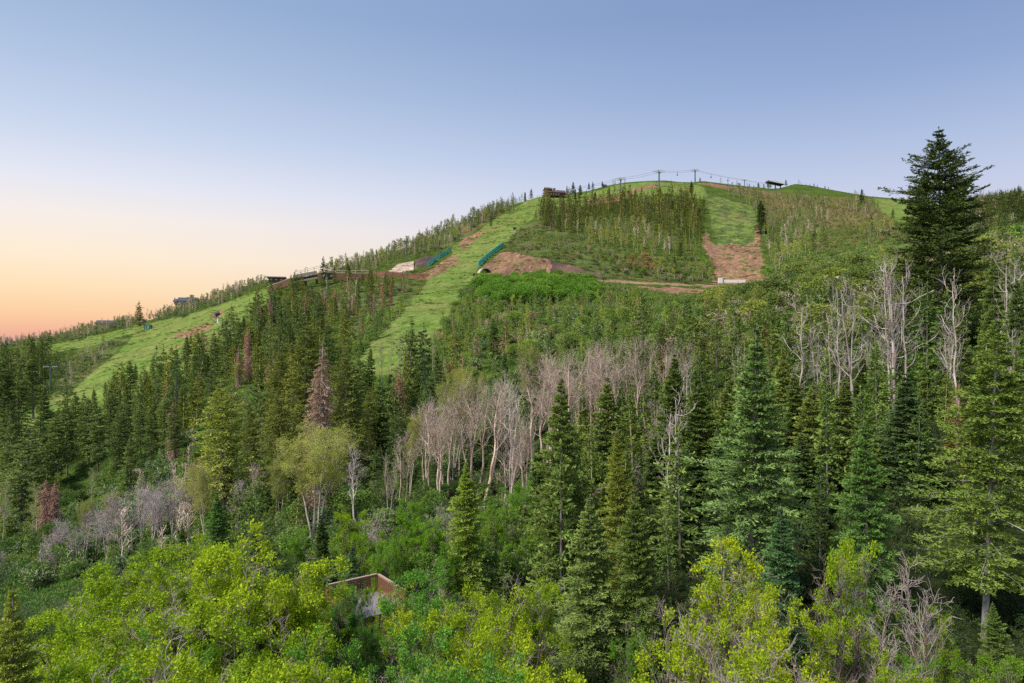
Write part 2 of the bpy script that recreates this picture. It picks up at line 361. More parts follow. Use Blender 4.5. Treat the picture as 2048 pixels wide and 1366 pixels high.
# ---------------------------------------------------------------- the ground: one sheet round the camera out to the horizon
def build_ground():
    azd = np.arctan((np.arange(-60, 2110, 3.5) - 1024) / F)
    a0, a1 = azd[0], azd[-1]
    azs = np.concatenate([azd, a1 + (2 * math.pi - (a1 - a0)) * (np.arange(1, 61) / 61.0)])
    uu = np.concatenate([np.linspace(-0.38, 0.5, 90, endpoint=False), np.linspace(0.5, 1.0, 560), 1 + 0.72 * (np.arange(1, 41) / 40.0) ** 2])
    azw = (azs + math.pi) % (2 * math.pi) - math.pi
    azc = np.clip(azw, -0.93, 0.94); X = np.clip(1024 + F * np.tan(azc), -899, 2899); Dr = ridge_d(X)
    dd = 10 * (Dr[:, None] / 10) ** uu[None, :]; rr = dd / np.cos(azc)[:, None]
    x = rr * np.sin(azw)[:, None]; y = rr * np.cos(azw)[:, None]; z = height(x, y)
    na, nr = x.shape
    V = np.stack([x, y, z], -1).reshape(-1, 3)
    i = np.arange(na)[:, None]; j = np.arange(nr - 1)[None, :]; i2 = (i + 1) % na
    Fa = np.stack([i * nr + j, i * nr + j + 1, i2 * nr + j + 1, i2 * nr + j], -1).reshape(-1, 4)
    c = len(V); V = np.vstack([V, [[0, 0, float(height(np.array(0.01), np.array(1.0)))]]])
    ring = np.arange(na) * nr
    mb = MB(); mb.add(V, Fa, 0, 0.5, True)
    tri = np.stack([np.full(na, c), ring, np.roll(ring, -1)], -1); mb.f.append((tri.astype(np.int32), 0, True))
    me = mb.mesh('ground', ['ground'])
    # ground cover colours
    xf, yf, zf = V[:, 0], V[:, 1], V[:, 2]
    ys = np.maximum(yf, 1.0); PX, PY = proj(xf, ys, zf)
    jx = (fbm(xf / 6.0, yf / 6.0, 21, 3) - 0.5) * 1.0; k = np.clip(F / np.maximum(ys, 40) * 2.2, 2, 26)
    QX = PX + jx * k; QY = PY + (fbm(xf / 6.0 + 40, yf / 6.0, 33, 3) - 0.5) * k * 0.6
    front = yf > 20
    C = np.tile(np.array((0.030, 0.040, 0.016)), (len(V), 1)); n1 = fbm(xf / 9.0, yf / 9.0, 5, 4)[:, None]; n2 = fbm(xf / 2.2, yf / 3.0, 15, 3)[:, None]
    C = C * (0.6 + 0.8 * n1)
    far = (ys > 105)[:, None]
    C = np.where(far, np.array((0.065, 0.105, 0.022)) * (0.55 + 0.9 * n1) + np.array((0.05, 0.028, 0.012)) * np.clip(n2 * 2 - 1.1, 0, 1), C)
    cols = {'scrub': ((0.085, 0.125, 0.036), (0.115, 0.105, 0.055)), 'dry': ((0.125, 0.135, 0.040), (0.145, 0.11, 0.055)), 'run': ((0.112, 0.182, 0.038), (0.162, 0.205, 0.058)),
            'soil': ((0.270, 0.155, 0.100), (0.205, 0.125, 0.085)), 'wall': ((0.15, 0.075, 0.05), (0.11, 0.06, 0.045)), 'gravel': ((0.42, 0.33, 0.26), (0.36, 0.28, 0.21)),
            'rock': ((0.060, 0.048, 0.050), (0.16, 0.10, 0.08)), 'road': ((0.28, 0.19, 0.13), (0.23, 0.16, 0.10))}
    for code in ('scrub', 'dry', 'run', 'soil', 'wall', 'gravel', 'rock', 'road'):
        r_ = (region(code, QX, QY) & front)[:, None]; a, b = [np.array(q) for q in cols[code]]
        m = np.clip(n1 * 2.2 - 0.6, 0, 1); cc = a * (1 - m) + b * m
        cc = cc * (0.62 + 0.76 * n2)
        if code in ('soil', 'gravel', 'wall'):
            gl = fbm(xf / 1.6, yf / 14.0, 101, 3)[:, None]; st = fbm(xf / 0.9, yf / 0.9, 111, 2)[:, None]; cc = cc * (0.70 + 0.6 * gl) * np.where(st > 0.74, 1.5, 1.0) * np.where(st < 0.27, 0.55, 1.0)
        if code == 'soil': cc = np.where(n2 > 0.68, np.array((0.10, 0.13, 0.03)), cc)
        if code == 'run':
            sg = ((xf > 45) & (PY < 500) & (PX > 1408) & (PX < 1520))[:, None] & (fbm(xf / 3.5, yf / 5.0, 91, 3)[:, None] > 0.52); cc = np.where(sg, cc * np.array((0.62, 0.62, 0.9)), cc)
            ln = np.clip(1 - np.abs(((yf * 0.9 + xf * 0.35 + 4 * fbm(xf / 20, yf / 20, 61, 2)) % 9.0) - 4.5) / 0.55, 0, 1)[:, None]; cc = cc * (1 - 0.30 * ln)
            thin = np.clip(fbm(xf / 14.0, yf / 10.0, 77, 3) * 3.2 - 1.75, 0, 1)[:, None]; cc = cc * (1 - thin * 0.55) + np.array((0.20, 0.15, 0.07)) * thin * 0.55
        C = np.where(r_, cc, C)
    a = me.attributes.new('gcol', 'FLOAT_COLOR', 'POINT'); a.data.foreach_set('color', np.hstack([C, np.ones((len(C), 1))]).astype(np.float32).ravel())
    o = obj('ground', me); tag(o, kind='structure')
m, n, l = nt('ground')
a_ = N(n, 'ShaderNodeAttribute', attribute_name='gcol'); tc = N(n, 'ShaderNodeTexCoord')
no = N(n, 'ShaderNodeTexNoise'); no.inputs['Scale'].default_value = 1.1; no.inputs['Detail'].default_value = 6; no.inputs['Roughness'].default_value = 0.7; l.new(tc.outputs['Object'], no.inputs['Vector'])
mr = N(n, 'ShaderNodeMapRange'); mr.inputs['From Min'].default_value = 0.3; mr.inputs['From Max'].default_value = 0.7; mr.inputs['To Min'].default_value = 0.5; mr.inputs['To Max'].default_value = 1.5
l.new(no.outputs[0], mr.inputs['Value'])
hs = N(n, 'ShaderNodeHueSaturation'); l.new(a_.outputs['Color'], hs.inputs['Color']); l.new(mr.outputs[0], hs.inputs['Value'])
bp = N(n, 'ShaderNodeBump'); bp.inputs['Strength'].default_value = 0.6; bp.inputs['Distance'].default_value = 0.5; l.new(no.outputs[0], bp.inputs['Height'])
d_ = N(n, 'ShaderNodeBsdfDiffuse'); l.new(hs.outputs[0], d_.inputs[0]); l.new(bp.outputs[0], d_.inputs['Normal'])
o_ = N(n, 'ShaderNodeOutputMaterial'); l.new(d_.outputs[0], o_.inputs[0])
build_ground()
# ---------------------------------------------------------------- plant materials
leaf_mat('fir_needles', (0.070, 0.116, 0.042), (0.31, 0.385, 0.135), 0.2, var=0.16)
leaf_mat('dead_needles', (0.24, 0.175, 0.145), (0.46, 0.36, 0.31), 0.1, var=0.1)
leaf_mat('maple_leaves', (0.105, 0.230, 0.018), (0.470, 0.600, 0.040), 0.38, var=0.12)
leaf_mat('aspen_leaves', (0.200, 0.250, 0.055), (0.420, 0.450, 0.120), 0.35, var=0.12)
leaf_mat('shrub_leaves', (0.095, 0.142, 0.045), (0.275, 0.340, 0.112), 0.25, var=0.18)
bark_mat('fir_bark', (0.26, 0.25, 0.25), (0.13, 0.11, 0.10), 4)
bark_mat('pale_bark', (0.42, 0.41, 0.40), (0.20, 0.17, 0.155), 5)
bark_mat('high_bark', (0.24, 0.195, 0.165), (0.12, 0.095, 0.08), 4)
bark_mat('maple_bark', (0.25, 0.215, 0.20), (0.115, 0.065, 0.05), 5)
bark_mat('aspen_bark', (0.52, 0.49, 0.42), (0.30, 0.26, 0.22), 2.2)
bark_mat('bare_bark', (0.74, 0.68, 0.62), (0.34, 0.26, 0.225), 2.5, obj=True)
bark_mat('twigs', (0.60, 0.55, 0.51), (0.46, 0.39, 0.36), 1.0, obj=True)
for nm, lo, hi, tr in (('s_needles', (0.070, 0.110, 0.038), (0.270, 0.320, 0.095), 0.2), ('s_leaves', (0.108, 0.155, 0.052), (0.310, 0.370, 0.135), 0.3),
                       ('s_twigs', (0.27, 0.22, 0.20), (0.50, 0.44, 0.40), 0.0)):
    leaf_mat(nm, lo, hi, tr, inst=True, var=0.2)

# ---------------------------------------------------------------- conifers
def conifer(seed, H=14.0, Rm=2.2, base=0.12, lod=0, p=0.85, dens=1.0, droop=0.25, mats=('fir_needles', 'fir_bark'), elev=(-0.25, 0.75), gaps=0.1,
            leafL=None, wig=0.006, tops=1, bare_frac=0.0, irr=0.22, tr0=None):
    """returns (trunk MB, crown MB)"""
    rng = np.random.default_rng(seed); T_, C_ = MB(), MB()
    KT = 12; r0 = tr0 or (0.05 + H * 0.011)
    P, Rr = wobble_path(rng, H, KT, wig, r0=r0, r1=0.02, power=0.9)
    V, Fa = tubes(P, Rr, 8 if lod == 0 else 5 if lod == 1 else 3); T_.add(V, Fa, 0, 0.5, True)
    sp = {0: 0.30, 1: 0.38, 2: 0.62, 3: 0.85}[lod] / dens * (H / 14.0) ** 0.6
    nb = {0: 7, 1: 6, 2: 5, 3: 4}[lod]
    nw = max(8, int(H * (1 - base) / sp)); th = base + (1 - base) * ((np.arange(nw) + rng.random(nw) * 0.5) / nw)
    th = np.repeat(th, nb) + rng.normal(size=nw * nb) * 0.35 * sp / H; n = len(th); th = np.clip(th, base, 0.985)
    phi = np.tile(np.arange(nb) * 2 * math.pi / nb, nw) + np.repeat(rng.random(nw) * 6.28, nb) + rng.normal(size=n) * 0.25
    lowt = np.clip((th - base) / 0.12 + 0.55, 0, 1)
    lob = 1 + 0.25 * np.sin(phi * 2 + rng.random() * 6 + th * 9)
    apex = np.minimum(1, ((1 - th) / 0.16)) ** 0.45
    L = (Rm * (1 - th) ** p * apex * lowt * (1 + rng.normal(size=n) * irr) * lob + 0.04 * H / 14)
    L = np.clip(L, 0.05, Rm * 1.18)
    keep = (rng.random(n) > gaps) & (rng.random(n) < 0.35 + 0.65 * np.minimum(1, (1 - th) / 0.14))
    if bare_frac: keep &= (th > base + bare_frac) | (rng.random(n) > 0.75)
    th, phi, L = th[keep], phi[keep], L[keep]; n = len(th)
    K = 5; e = elev[0] + (elev[1] - elev[0]) * th ** 1.6 + rng.normal(size=n) * 0.1
    zt = np.interp(th, np.linspace(0, 1, KT), np.arange(KT)); i0 = np.minimum(zt.astype(int), KT - 2); a = (zt - i0)[:, None]
    p0 = P[0, i0] * (1 - a) + P[0, i0 + 1] * a
    d = np.stack([np.cos(phi) * np.cos(e), np.sin(phi) * np.cos(e), np.sin(e)], -1)
    s = np.linspace(0, 1, K)
    Q = p0[:, None] + d[:, None] * (L[:, None] * s)[..., None]
    Q[:, :, 2] += (-droop * L[:, None] * s ** 1.6 + 0.16 * L[:, None] * s ** 3.5)
    br = np.linspace(1, 0.25, K)[None] * (0.006 + 0.009 * L[:, None])
    if lod <= 1:
        V, Fa = tubes(Q, br, 3); T_.add(V, Fa, 0, 0.5, True)
    ntw = {0: 16, 1: 9, 2: 5, 3: 0}[lod]
    lf = leafL or {0: 0.165, 1: 0.30, 2: 0.44, 3: 0.75}[lod] * (H / 14.0) ** 0.5
    lf = lf / 1.0
    def put(Pt, Dr, size, tip):
        m = len(Pt); size = size * (0.42 + 0.58 * np.clip((H - Pt[:, 2]) / (0.28 * H), 0, 1))
        V, Fa = leaves(Pt, Dr, size * rng.uniform(0.7, 1.3, m), size * rng.uniform(0.30, 0.50, m) * (1.0 if lod < 2 else 1.15), rng, up=0.45)
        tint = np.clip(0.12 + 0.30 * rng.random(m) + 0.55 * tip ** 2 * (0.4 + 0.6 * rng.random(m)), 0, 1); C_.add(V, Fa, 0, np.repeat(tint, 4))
    if ntw:
        Tw, tr, tt = grow(rng, Q, br, ntw, 0.12, 1.0, lambda t, r: (L[:, None] * (1.02 - t) * 0.5 + 0.10 * (H / 14)) * r.uniform(0.6, 1.2, t.shape), (0.55, 1.05), K=3, up=0.04, wig=0.08, rr=0.5, plane=0.75)
        m = {0: 10, 1: 5, 2: 3}[lod]
        for q in range(m):
            f = (q + rng.random(len(Tw))) / m; ff = f * 2; ii = np.minimum(ff.astype(int), 1); aa = (ff - ii)[:, None]; ar = np.arange(len(Tw))
            pt = Tw[ar, ii] * (1 - aa) + Tw[ar, ii + 1] * aa; dr = nrm(Tw[ar, 2] - Tw[ar, 0])
            put(pt, dr + rng.normal(size=dr.shape) * 0.42 + np.array([0, 0, 0.08]), lf, np.clip(tt * 0.55 + f * 0.5, 0, 1))
    m = {0: 8, 1: 5, 2: 4, 3: 4}[lod]
    for q in range(m):
        f = 0.1 + 0.88 * (q + rng.random(n)) / m; ff = f * (K - 1); ii = np.minimum(ff.astype(int), K - 2); aa = (ff - ii)[:, None]; ar = np.arange(n)
        pt = Q[ar, ii] * (1 - aa) + Q[ar, ii + 1] * aa; dr = nrm(Q[ar, ii + 1] - Q[ar, ii])
        put(pt, dr + rng.normal(size=dr.shape) * (0.45 if lod < 2 else 0.6), lf * 1.1, f)
    # leader
    ar = rng.random(14); pt = P[0, -2] * (1 - ar[:, None]) + P[0, -1] * ar[:, None]
    put(pt, np.stack([rng.normal(size=14) * 0.5, rng.normal(size=14) * 0.5, np.full(14, 1.0)], -1), lf * 0.9, np.ones(14))
    tipp = np.tile(P[0, -1], (3, 1)); put(tipp, np.array([(0.05, 0, 1.0), (-0.06, 0.05, 1.0), (0, -0.05, 1.0)]), lf * 2.4, np.ones(3))
    return T_, C_
def dead_conifer(seed, H=12.0, Rm=1.4, lod=0):
    rng = np.random.default_rng(seed); T_, C_ = conifer(seed, H, Rm, base=0.05, lod=max(lod, 1), p=0.5, dens=1.9, droop=0.5, mats=None, elev=(-0.4, 0.2), gaps=0.10, leafL=0.16 if lod < 2 else 0.5, irr=0.40)
    return T_, C_

# ---------------------------------------------------------------- broadleaf and bare trees
def stems(rng, n, H, K, lean, r0, r1, wig, spread=0.0):
    Ps, Rs = [], []
    for i in range(n):
        a = i * 2.4 + rng.random() * 1.5; l = lean * rng.uniform(0.3, 1.0) if n > 1 else lean * rng.uniform(-0.5, 0.5)
        P, Q = wobble_path(rng, H * rng.uniform(0.82, 1.0) if n > 1 else H, K, wig, (math.cos(a) * l, math.sin(a) * l), r0 * rng.uniform(0.7, 1), r1)
        P[..., 0] += math.cos(a) * spread; P[..., 1] += math.sin(a) * spread
        Ps.append(P); Rs.append(Q)
    return np.concatenate(Ps), np.concatenate(Rs)
def put_leaves(C_, rng, Tw, per, size, scat, tint_base=0.2, wfac=0.6, H=8.0, mat=0, up=0.25):
    n = len(Tw); K = Tw.shape[1]
    if not n: return
    for q in range(per):
        f = rng.uniform(0.25, 1.0, n) * (K - 1); ii = np.minimum(f.astype(int), K - 2); aa = (f - ii)[:, None]; ar = np.arange(n)
        pt = Tw[ar, ii] * (1 - aa) + Tw[ar, ii + 1] * aa + rng.normal(size=(n, 3)) * scat
        dr = nrm(Tw[:, -1] - Tw[:, 0]) + rng.normal(size=(n, 3)) * 0.9
        V, Fa = leaves(pt, dr, size * rng.uniform(0.7, 1.3, n), size * wfac * rng.uniform(0.7, 1.3, n), rng, up=up, fold=0.12)
        C_.add(V, Fa, mat, np.repeat(np.clip(tint_base + 0.75 * rng.random(n), 0, 1), 4))
def maple(seed, H=7.5, ns=5, W=1.0, leaf=0.105, per=32, twig_leaf=0.70, lod=0, lv=(8, 5, 5), dead=0.0, lean=0.28):
    rng = np.random.default_rng(seed); T_, C_ = MB(), MB()
    P, Q = stems(rng, ns, H * 0.86, 9, lean, 0.10, 0.025, 0.10, 0.15); T_.add(*tubes(P, Q, 6), 0, 0.5, True)
    a, b, c = lv
    P1, R1, _ = grow(rng, P, Q, a, 0.28, 1.0, lambda t, r: H * W * 0.36 * (1.15 - 0.65 * t) * r.uniform(0.65, 1.1, t.shape), (0.55, 1.05), K=6, up=0.10, wig=0.20, rr=0.6)
    T_.add(*tubes(P1, R1, 4), 0, 0.5, True)
    P2, R2, _ = grow(rng, P1, R1, b, 0.25, 1.0, lambda t, r: H * 0.13 * (1.2 - 0.6 * t) * r.uniform(0.6, 1.2, t.shape), (0.5, 1.0), K=5, up=0.10, wig=0.24, rr=0.6)
    R2 = np.maximum(R2, 0.007); T_.add(*tubes(P2, R2, 3), 1, 0.5, True)
    P3, R3, _ = grow(rng, P2, R2, c, 0.45, 1.0, lambda t, r: H * 0.045 * r.uniform(0.6, 1.3, t.shape), (0.5, 1.0), K=3, up=0.12, wig=0.2, rr=0.7)
    R3 = np.maximum(R3, 0.0045); T_.add(*tubes(P3, R3, 3), 1, 0.5, True)
    # leaf tufts: whole sprays carry leaves or are bare
    grp1 = rng.random(len(P1)) < 0.5 + 0.5 * twig_leaf
    grp = np.repeat((rng.random(len(P2)) < twig_leaf) & np.repeat(grp1, b), c); low = P3[:, 0, 2] < H * 0.34
    put_leaves(C_, rng, P3[grp & ~low], per, leaf, 0.085 * (H / 7.5), 0.22)
    put_leaves(C_, rng, P3[grp & low], max(1, per // 5), leaf, 0.1, 0.0)
    return T_, C_
def aspen(seed, H=12.0, ns=1, crown0=0.42, leaf=0.085, per=5, spread=1.0, lv=(18, 8, 5), lod=0, lean=0.12, r0=0.13, pad=0.10):
    rng = np.random.default_rng(seed); T_, C_ = MB(), MB()
    P, Q = stems(rng, ns, H * 0.93, 10, lean, r0, 0.02, 0.045, 0.2 if ns > 1 else 0); T_.add(*tubes(P, Q, 7 if lod == 0 else 3), 0, 0.5, True)
    a, b, c = lv
    P1, R1, t1 = grow(rng, P, Q, a, crown0, 0.98, lambda t, r: H * 0.25 * spread * (1.15 - 0.75 * t) * r.uniform(0.6, 1.15, t.shape), (0.55, 0.95), K=6, up=0.16, wig=0.09, rr=0.5)
    T_.add(*tubes(P1, R1, 4 if lod == 0 else 3), 0, 0.5, True)
    P2, R2, _ = grow(rng, P1, R1, b, 0.25, 1.0, lambda t, r: H * 0.085 * spread * r.uniform(0.6, 1.2, t.shape), (0.4, 0.8), K=4, up=0.12, wig=0.12, rr=0.6)
    R2 = np.maximum(R2, 0.006)
    if lod < 2: T_.add(*tubes(P2, R2, 3), 1, 0.5, True)
    if c:
        P3, R3, _ = grow(rng, P2, R2, c, 0.2, 1.0, lambda t, r: H * 0.04 * r.uniform(0.6, 1.3, t.shape), (0.4, 0.9), K=3, up=0.1, wig=0.15, rr=0.7)
        if lod == 0: T_.add(*tubes(P3, np.maximum(R3, 0.004), 3), 1, 0.5, True)
    else: P3 = P2
    if per: put_leaves(C_, rng, P3, per, leaf, pad, 0.2)
    return T_, C_
def bare(seed, H=11.0, ns=2, crown0=0.35, lv=(15, 9, 7), lean=0.14, spread=1.0, r0=0.12, wig=0.10, tw=0.0075, sweep=None, up=0.18, twl=1.0, swig=0.05, a1=(0.5, 1.0), a2=(0.4, 0.9)):
    """leafless aspen: trunks as one mesh, the fine branchwork as another"""
    rng = np.random.default_rng(seed); T_, C_ = MB(), MB()
    P, Q = stems(rng, ns, H * 0.9, 10, lean, r0, 0.025, swig, 0.22 if ns > 1 else 0)
    if sweep: P[..., 0] += (P[..., 2] / H) ** 2 * sweep * H
    T_.add(*tubes(P, Q, 6), 0, 0.5, True); a, b, c = lv
    P1, R1, _ = grow(rng, P, Q, a, crown0, 1.0, lambda t, r: H * 0.25 * spread * (1.2 - 0.7 * t) * r.uniform(0.55, 1.15, t.shape), a1, K=7, up=up, wig=wig, rr=0.55)
    C_.add(*tubes(P1, np.maximum(R1, 0.010), 4), 0, 0.5, True)
    P2, R2, _ = grow(rng, P1, R1, b, 0.2, 1.0, lambda t, r: H * 0.10 * twl * r.uniform(0.5, 1.2, t.shape), a2, K=5, up=up * 0.8, wig=wig * 1.3, rr=0.6)
    C_.add(*tubes(P2, np.maximum(R2, tw * 1.2), 3), 1, 0.5, True)
    if c:
        P3, R3, _ = grow(rng, P2, R2, c, 0.15, 1.0, lambda t, r: H * 0.055 * twl * r.uniform(0.5, 1.3, t.shape), a2, K=4, up=up * 0.6, wig=wig * 1.5, rr=0.7)
        C_.add(*tubes(P3, np.maximum(R3, tw), 3), 1, 0.5, True)
    return T_, C_
def snag(seed, H=13.0, ns=1, lv=(12, 4, 3), crown0=0.3):
    """white dead aspen with long branches that curl upwards"""
    rng = np.random.default_rng(seed); T_, C_ = MB(), MB()
    P, Q = stems(rng, ns, H, 14, 0.10, 0.17, 0.03, 0.08, 0.25 if ns > 1 else 0); T_.add(*tubes(P, Q, 8), 0, 0.5, True); a, b, c = lv
    P1, R1, _ = grow(rng, P, Q, a, crown0, 0.97, lambda t, r: H * 0.29 * (1.2 - 0.6 * t) * r.uniform(0.3, 1.2, t.shape), (1.15, 1.95), K=10, up=0.27, wig=0.13, rr=0.5)
    C_.add(*tubes(P1, np.maximum(R1, 0.024), 5), 0, 0.5, True)
    P2, R2, _ = grow(rng, P1, R1, b, 0.2, 1.0, lambda t, r: H * 0.10 * r.uniform(0.4, 1.2, t.shape), (0.5, 1.1), K=6, up=0.22, wig=0.2, rr=0.6)
    C_.add(*tubes(P2, np.maximum(R2, 0.013), 3), 0, 0.5, True)
    P3, R3, _ = grow(rng, P2, R2, c, 0.2, 1.0, lambda t, r: H * 0.04 * r.uniform(0.4, 1.3, t.shape), (0.5, 1.1), K=4, up=0.15, wig=0.22, rr=0.7)
    C_.add(*tubes(P3, np.maximum(R3, 0.008), 3), 1, 0.5, True)
    return T_, C_
def shrub(seed, H=3.0, ns=9, lv=(7, 5), leaf=0.12, per=5, W=1.0, twig=True, mats=None, bareness=0.2, tws=0.006):
    rng = np.random.default_rng(seed); T_, C_ = MB(), MB()
    P, Q = stems(rng, ns, H * 0.8, 6, 0.62 * W, 0.035, 0.012, 0.10, 0.12); T_.add(*tubes(P, Q, 4), 0, 0.5, True); a, b = lv
    P1, R1, _ = grow(rng, P, Q, a, 0.2, 1.0, lambda t, r: H * 0.36 * r.uniform(0.5, 1.1, t.shape), (0.5, 1.0), K=5, up=0.12, wig=0.2, rr=0.6)
    P2, R2, _ = grow(rng, P1, R1, b, 0.2, 1.0, lambda t, r: H * 0.14 * r.uniform(0.5, 1.2, t.shape), (0.5, 1.0), K=4, up=0.12, wig=0.2, rr=0.7)
    if twig:
        T_.add(*tubes(P1, np.maximum(R1, tws * 1.4), 3), 1, 0.5, True); T_.add(*tubes(P2, np.maximum(R2, tws), 3), 1, 0.5, True)
    grp = np.repeat(rng.random(len(P1)) > bareness, b)
    if per: put_leaves(C_, rng, P2[grp], per, leaf, 0.05 * H, 0.1)
    return T_, C_

# ---------------------------------------------------------------- prototypes: mesh variants of every kind of plant
PRO = {}
def pro(key, made, H, tm, cm):
    """made = list of (trunk MB, crown MB)"""
    out = []
    for i, (T_, C_) in enumerate(made):
        zt = max([v[:, 2].max() for v in T_.v + C_.v])
        out.append(((T_.mesh(key + '_trunk', tm) if T_.v else None), (C_.mesh(key + '_crown', cm) if C_.v else None), float(zt)))
    PRO[key] = out
def pro1(key, made, mats):
    """far variants: trunk and crown in one mesh; the trunk uses slot 1"""
    out = []
    for T_, C_ in made:
        m = MB()
        for V, t, (f, a, s) in zip(C_.v, C_.t, C_.f): m.add(V, f - f.min(), 0, t, s)
        for V, t, (f, a, s) in zip(T_.v, T_.t, T_.f): m.add(V, f - f.min(), 1, 0.6, s)
        out.append((m.mesh(key, mats), float(max(v[:, 2].max() for v in m.v))))
    PRO[key] = out
FB = ['fir_bark']; NE = ['fir_needles']
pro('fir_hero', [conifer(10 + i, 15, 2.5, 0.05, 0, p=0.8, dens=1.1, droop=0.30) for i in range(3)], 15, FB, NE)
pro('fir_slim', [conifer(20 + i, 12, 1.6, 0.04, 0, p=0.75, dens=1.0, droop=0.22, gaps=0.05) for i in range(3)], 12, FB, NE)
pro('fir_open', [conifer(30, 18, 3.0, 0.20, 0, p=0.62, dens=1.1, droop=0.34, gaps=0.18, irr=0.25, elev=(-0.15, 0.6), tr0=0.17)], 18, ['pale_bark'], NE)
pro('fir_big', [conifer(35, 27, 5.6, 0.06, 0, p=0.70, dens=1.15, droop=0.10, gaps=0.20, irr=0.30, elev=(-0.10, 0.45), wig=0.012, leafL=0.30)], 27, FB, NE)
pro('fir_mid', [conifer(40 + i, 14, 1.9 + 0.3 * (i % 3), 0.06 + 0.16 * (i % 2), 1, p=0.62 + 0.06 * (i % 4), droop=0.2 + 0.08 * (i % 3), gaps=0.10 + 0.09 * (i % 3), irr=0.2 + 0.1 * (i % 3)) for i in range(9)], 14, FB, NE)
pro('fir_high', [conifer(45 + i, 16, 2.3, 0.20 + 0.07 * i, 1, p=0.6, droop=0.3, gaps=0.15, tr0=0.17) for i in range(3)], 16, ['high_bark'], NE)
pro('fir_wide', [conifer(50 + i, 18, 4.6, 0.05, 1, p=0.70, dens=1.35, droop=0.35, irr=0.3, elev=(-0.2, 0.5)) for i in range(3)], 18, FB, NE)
pro('dead_fir', [dead_conifer(60 + i, 13, 1.5, 1) for i in range(3)], 13, ['bare_bark'], ['dead_needles'])
pro('maple', [maple(70 + i, 7.5, 4 + i % 2) for i in range(4)], 7.5, ['maple_bark', 'twigs'], ['maple_leaves'])
pro('maple_thin', [maple(80 + i, 7.0, 3, twig_leaf=0.46, lean=0.3, W=1.1, per=28, lv=(8, 5, 5)) for i in range(3)], 7, ['maple_bark', 'twigs'], ['maple_leaves'])
pro('aspen_round', [aspen(90, 12, 4, 0.42, 0.10, 11, 1.0, (13, 9, 6), lean=0.30), aspen(91, 12, 2, 0.45, 0.10, 11, 0.95, (16, 9, 6), lean=0.22)], 12, ['aspen_bark', 'twigs'], ['aspen_leaves'])
pro('aspen_slim', [aspen(93 + i, 12, 1, 0.45, 0.12, 3, 0.62, (16, 6, 4), lod=0, lean=0.1) for i in range(3)], 12, ['aspen_bark', 'twigs'], ['aspen_leaves'])
pro('bare_tan', [bare(100 + i, 12, 1 + (i % 3), 0.46, (11, 7, 4), lean=0.13, spread=1.15 + 0.2 * (i % 2), r0=0.20, tw=0.007, up=0.20, swig=0.11, a1=(0.4, 0.95), a2=(0.25, 0.8), wig=0.15) for i in range(5)], 12, ['bare_bark'], ['bare_bark', 'twigs'])
pro('bare_swept', [bare(110 + i, 9, 2 + (i % 2), 0.34, (12, 6, 5), lean=0.12, spread=0.8, r0=0.09, wig=0.14, sweep=0.16, up=0.13, swig=0.08) for i in range(3)], 9, ['bare_bark'], ['bare_bark', 'twigs'])
pro('snag', [snag(120 + i, 13, 1 + (i % 2)) for i in range(4)], 13, ['bare_bark'], ['bare_bark', 'twigs'])
pro('understory', [shrub(130 + i, 3.2, 8, (7, 6), 0.115, 7) for i in range(3)], 3.2, ['maple_bark', 'twigs'], ['shrub_leaves'])
pro('bare_shrub', [shrub(140 + i, 3.2, 9, (8, 7), 0.1, 2, bareness=0.75) for i in range(2)], 3.2, ['maple_bark', 'twigs'], ['shrub_leaves'])
SN = ['s_needles', 's_twigs']; SL = ['s_leaves', 's_twigs']; FN = ['fir_needles', 'fir_bark']
pro1('m_fir', [conifer(150 + i, 12, 1.9 + 0.45 * (i % 3), 0.05 + 0.12 * (i % 2), 2, p=0.72) for i in range(6)], FN)
pro1('s_fir', [conifer(160 + i, 10, 1.6 + 0.4 * (i % 3), 0.04, 2, p=0.72) for i in range(5)], SN)
pro1('s_fir_far', [conifer(170 + i, 10, 1.7 + 0.35 * (i % 3), 0.04, 3, p=0.75) for i in range(6)], SN)
def aspen_far(seed, sp=0.5, c0=0.30, leaf=0.42, per=5): return aspen(seed, 9, 1, c0, leaf, per, sp, (12, 5, 0), lod=2, r0=0.11, pad=0.16)
pro1('m_aspen', [aspen_far(180 + i, 0.85, 0.32, 0.30, 8) for i in range(4)], ['aspen_leaves', 'aspen_bark'])
pro1('s_aspen', [aspen_far(190 + i, 0.85 + 0.2 * (i % 2)) for i in range(5)], SL)
pro1('s_bare', [bare(200 + i, 8, 1, 0.3, (12, 5, 0), r0=0.09, tw=0.022, spread=0.7) for i in range(3)], ['s_twigs', 's_twigs'])
def bush(seed, H=2.4, leaf=0.30, per=3, ns=7, W=1.0, tws=0.02): return shrub(seed, H, ns, (5, 4), leaf, per, W, tws=tws)
pro1('s_bush', [bush(210 + i) for i in range(4)], SL)
pro1('s_bush_bare', [bush(220 + i, per=1) for i in range(2)], SL)
def herb(seed):
    rng = np.random.default_rng(seed); C_, T_ = MB(), MB(); n = 110
    pt = np.column_stack([rng.normal(size=(n, 2)) * 0.42, rng.random(n) * 0.12]); dr = np.column_stack([rng.normal(size=(n, 2)) * 0.8, np.ones(n)])
    V, Fa = leaves(pt, dr, rng.uniform(0.18, 0.45, n), rng.uniform(0.06, 0.16, n), rng); C_.add(V, Fa, 0, np.repeat(rng.random(n), 4)); return T_, C_
pro1('s_herb', [herb(230 + i) for i in range(3)], SL)
pro1('m_bare', [bare(240 + i, 8, 1, 0.3, (12, 6, 0), r0=0.09, tw=0.02, spread=0.75) for i in range(3)], ['twigs', 'bare_bark'])
pro1('m_bush', [bush(250 + i) for i in range(4)], ['shrub_leaves', 'twigs'])
pro1('s_under', [shrub(260 + i, 2.4, 7, (6, 5), 0.13, 5) for i in range(3)], SL)

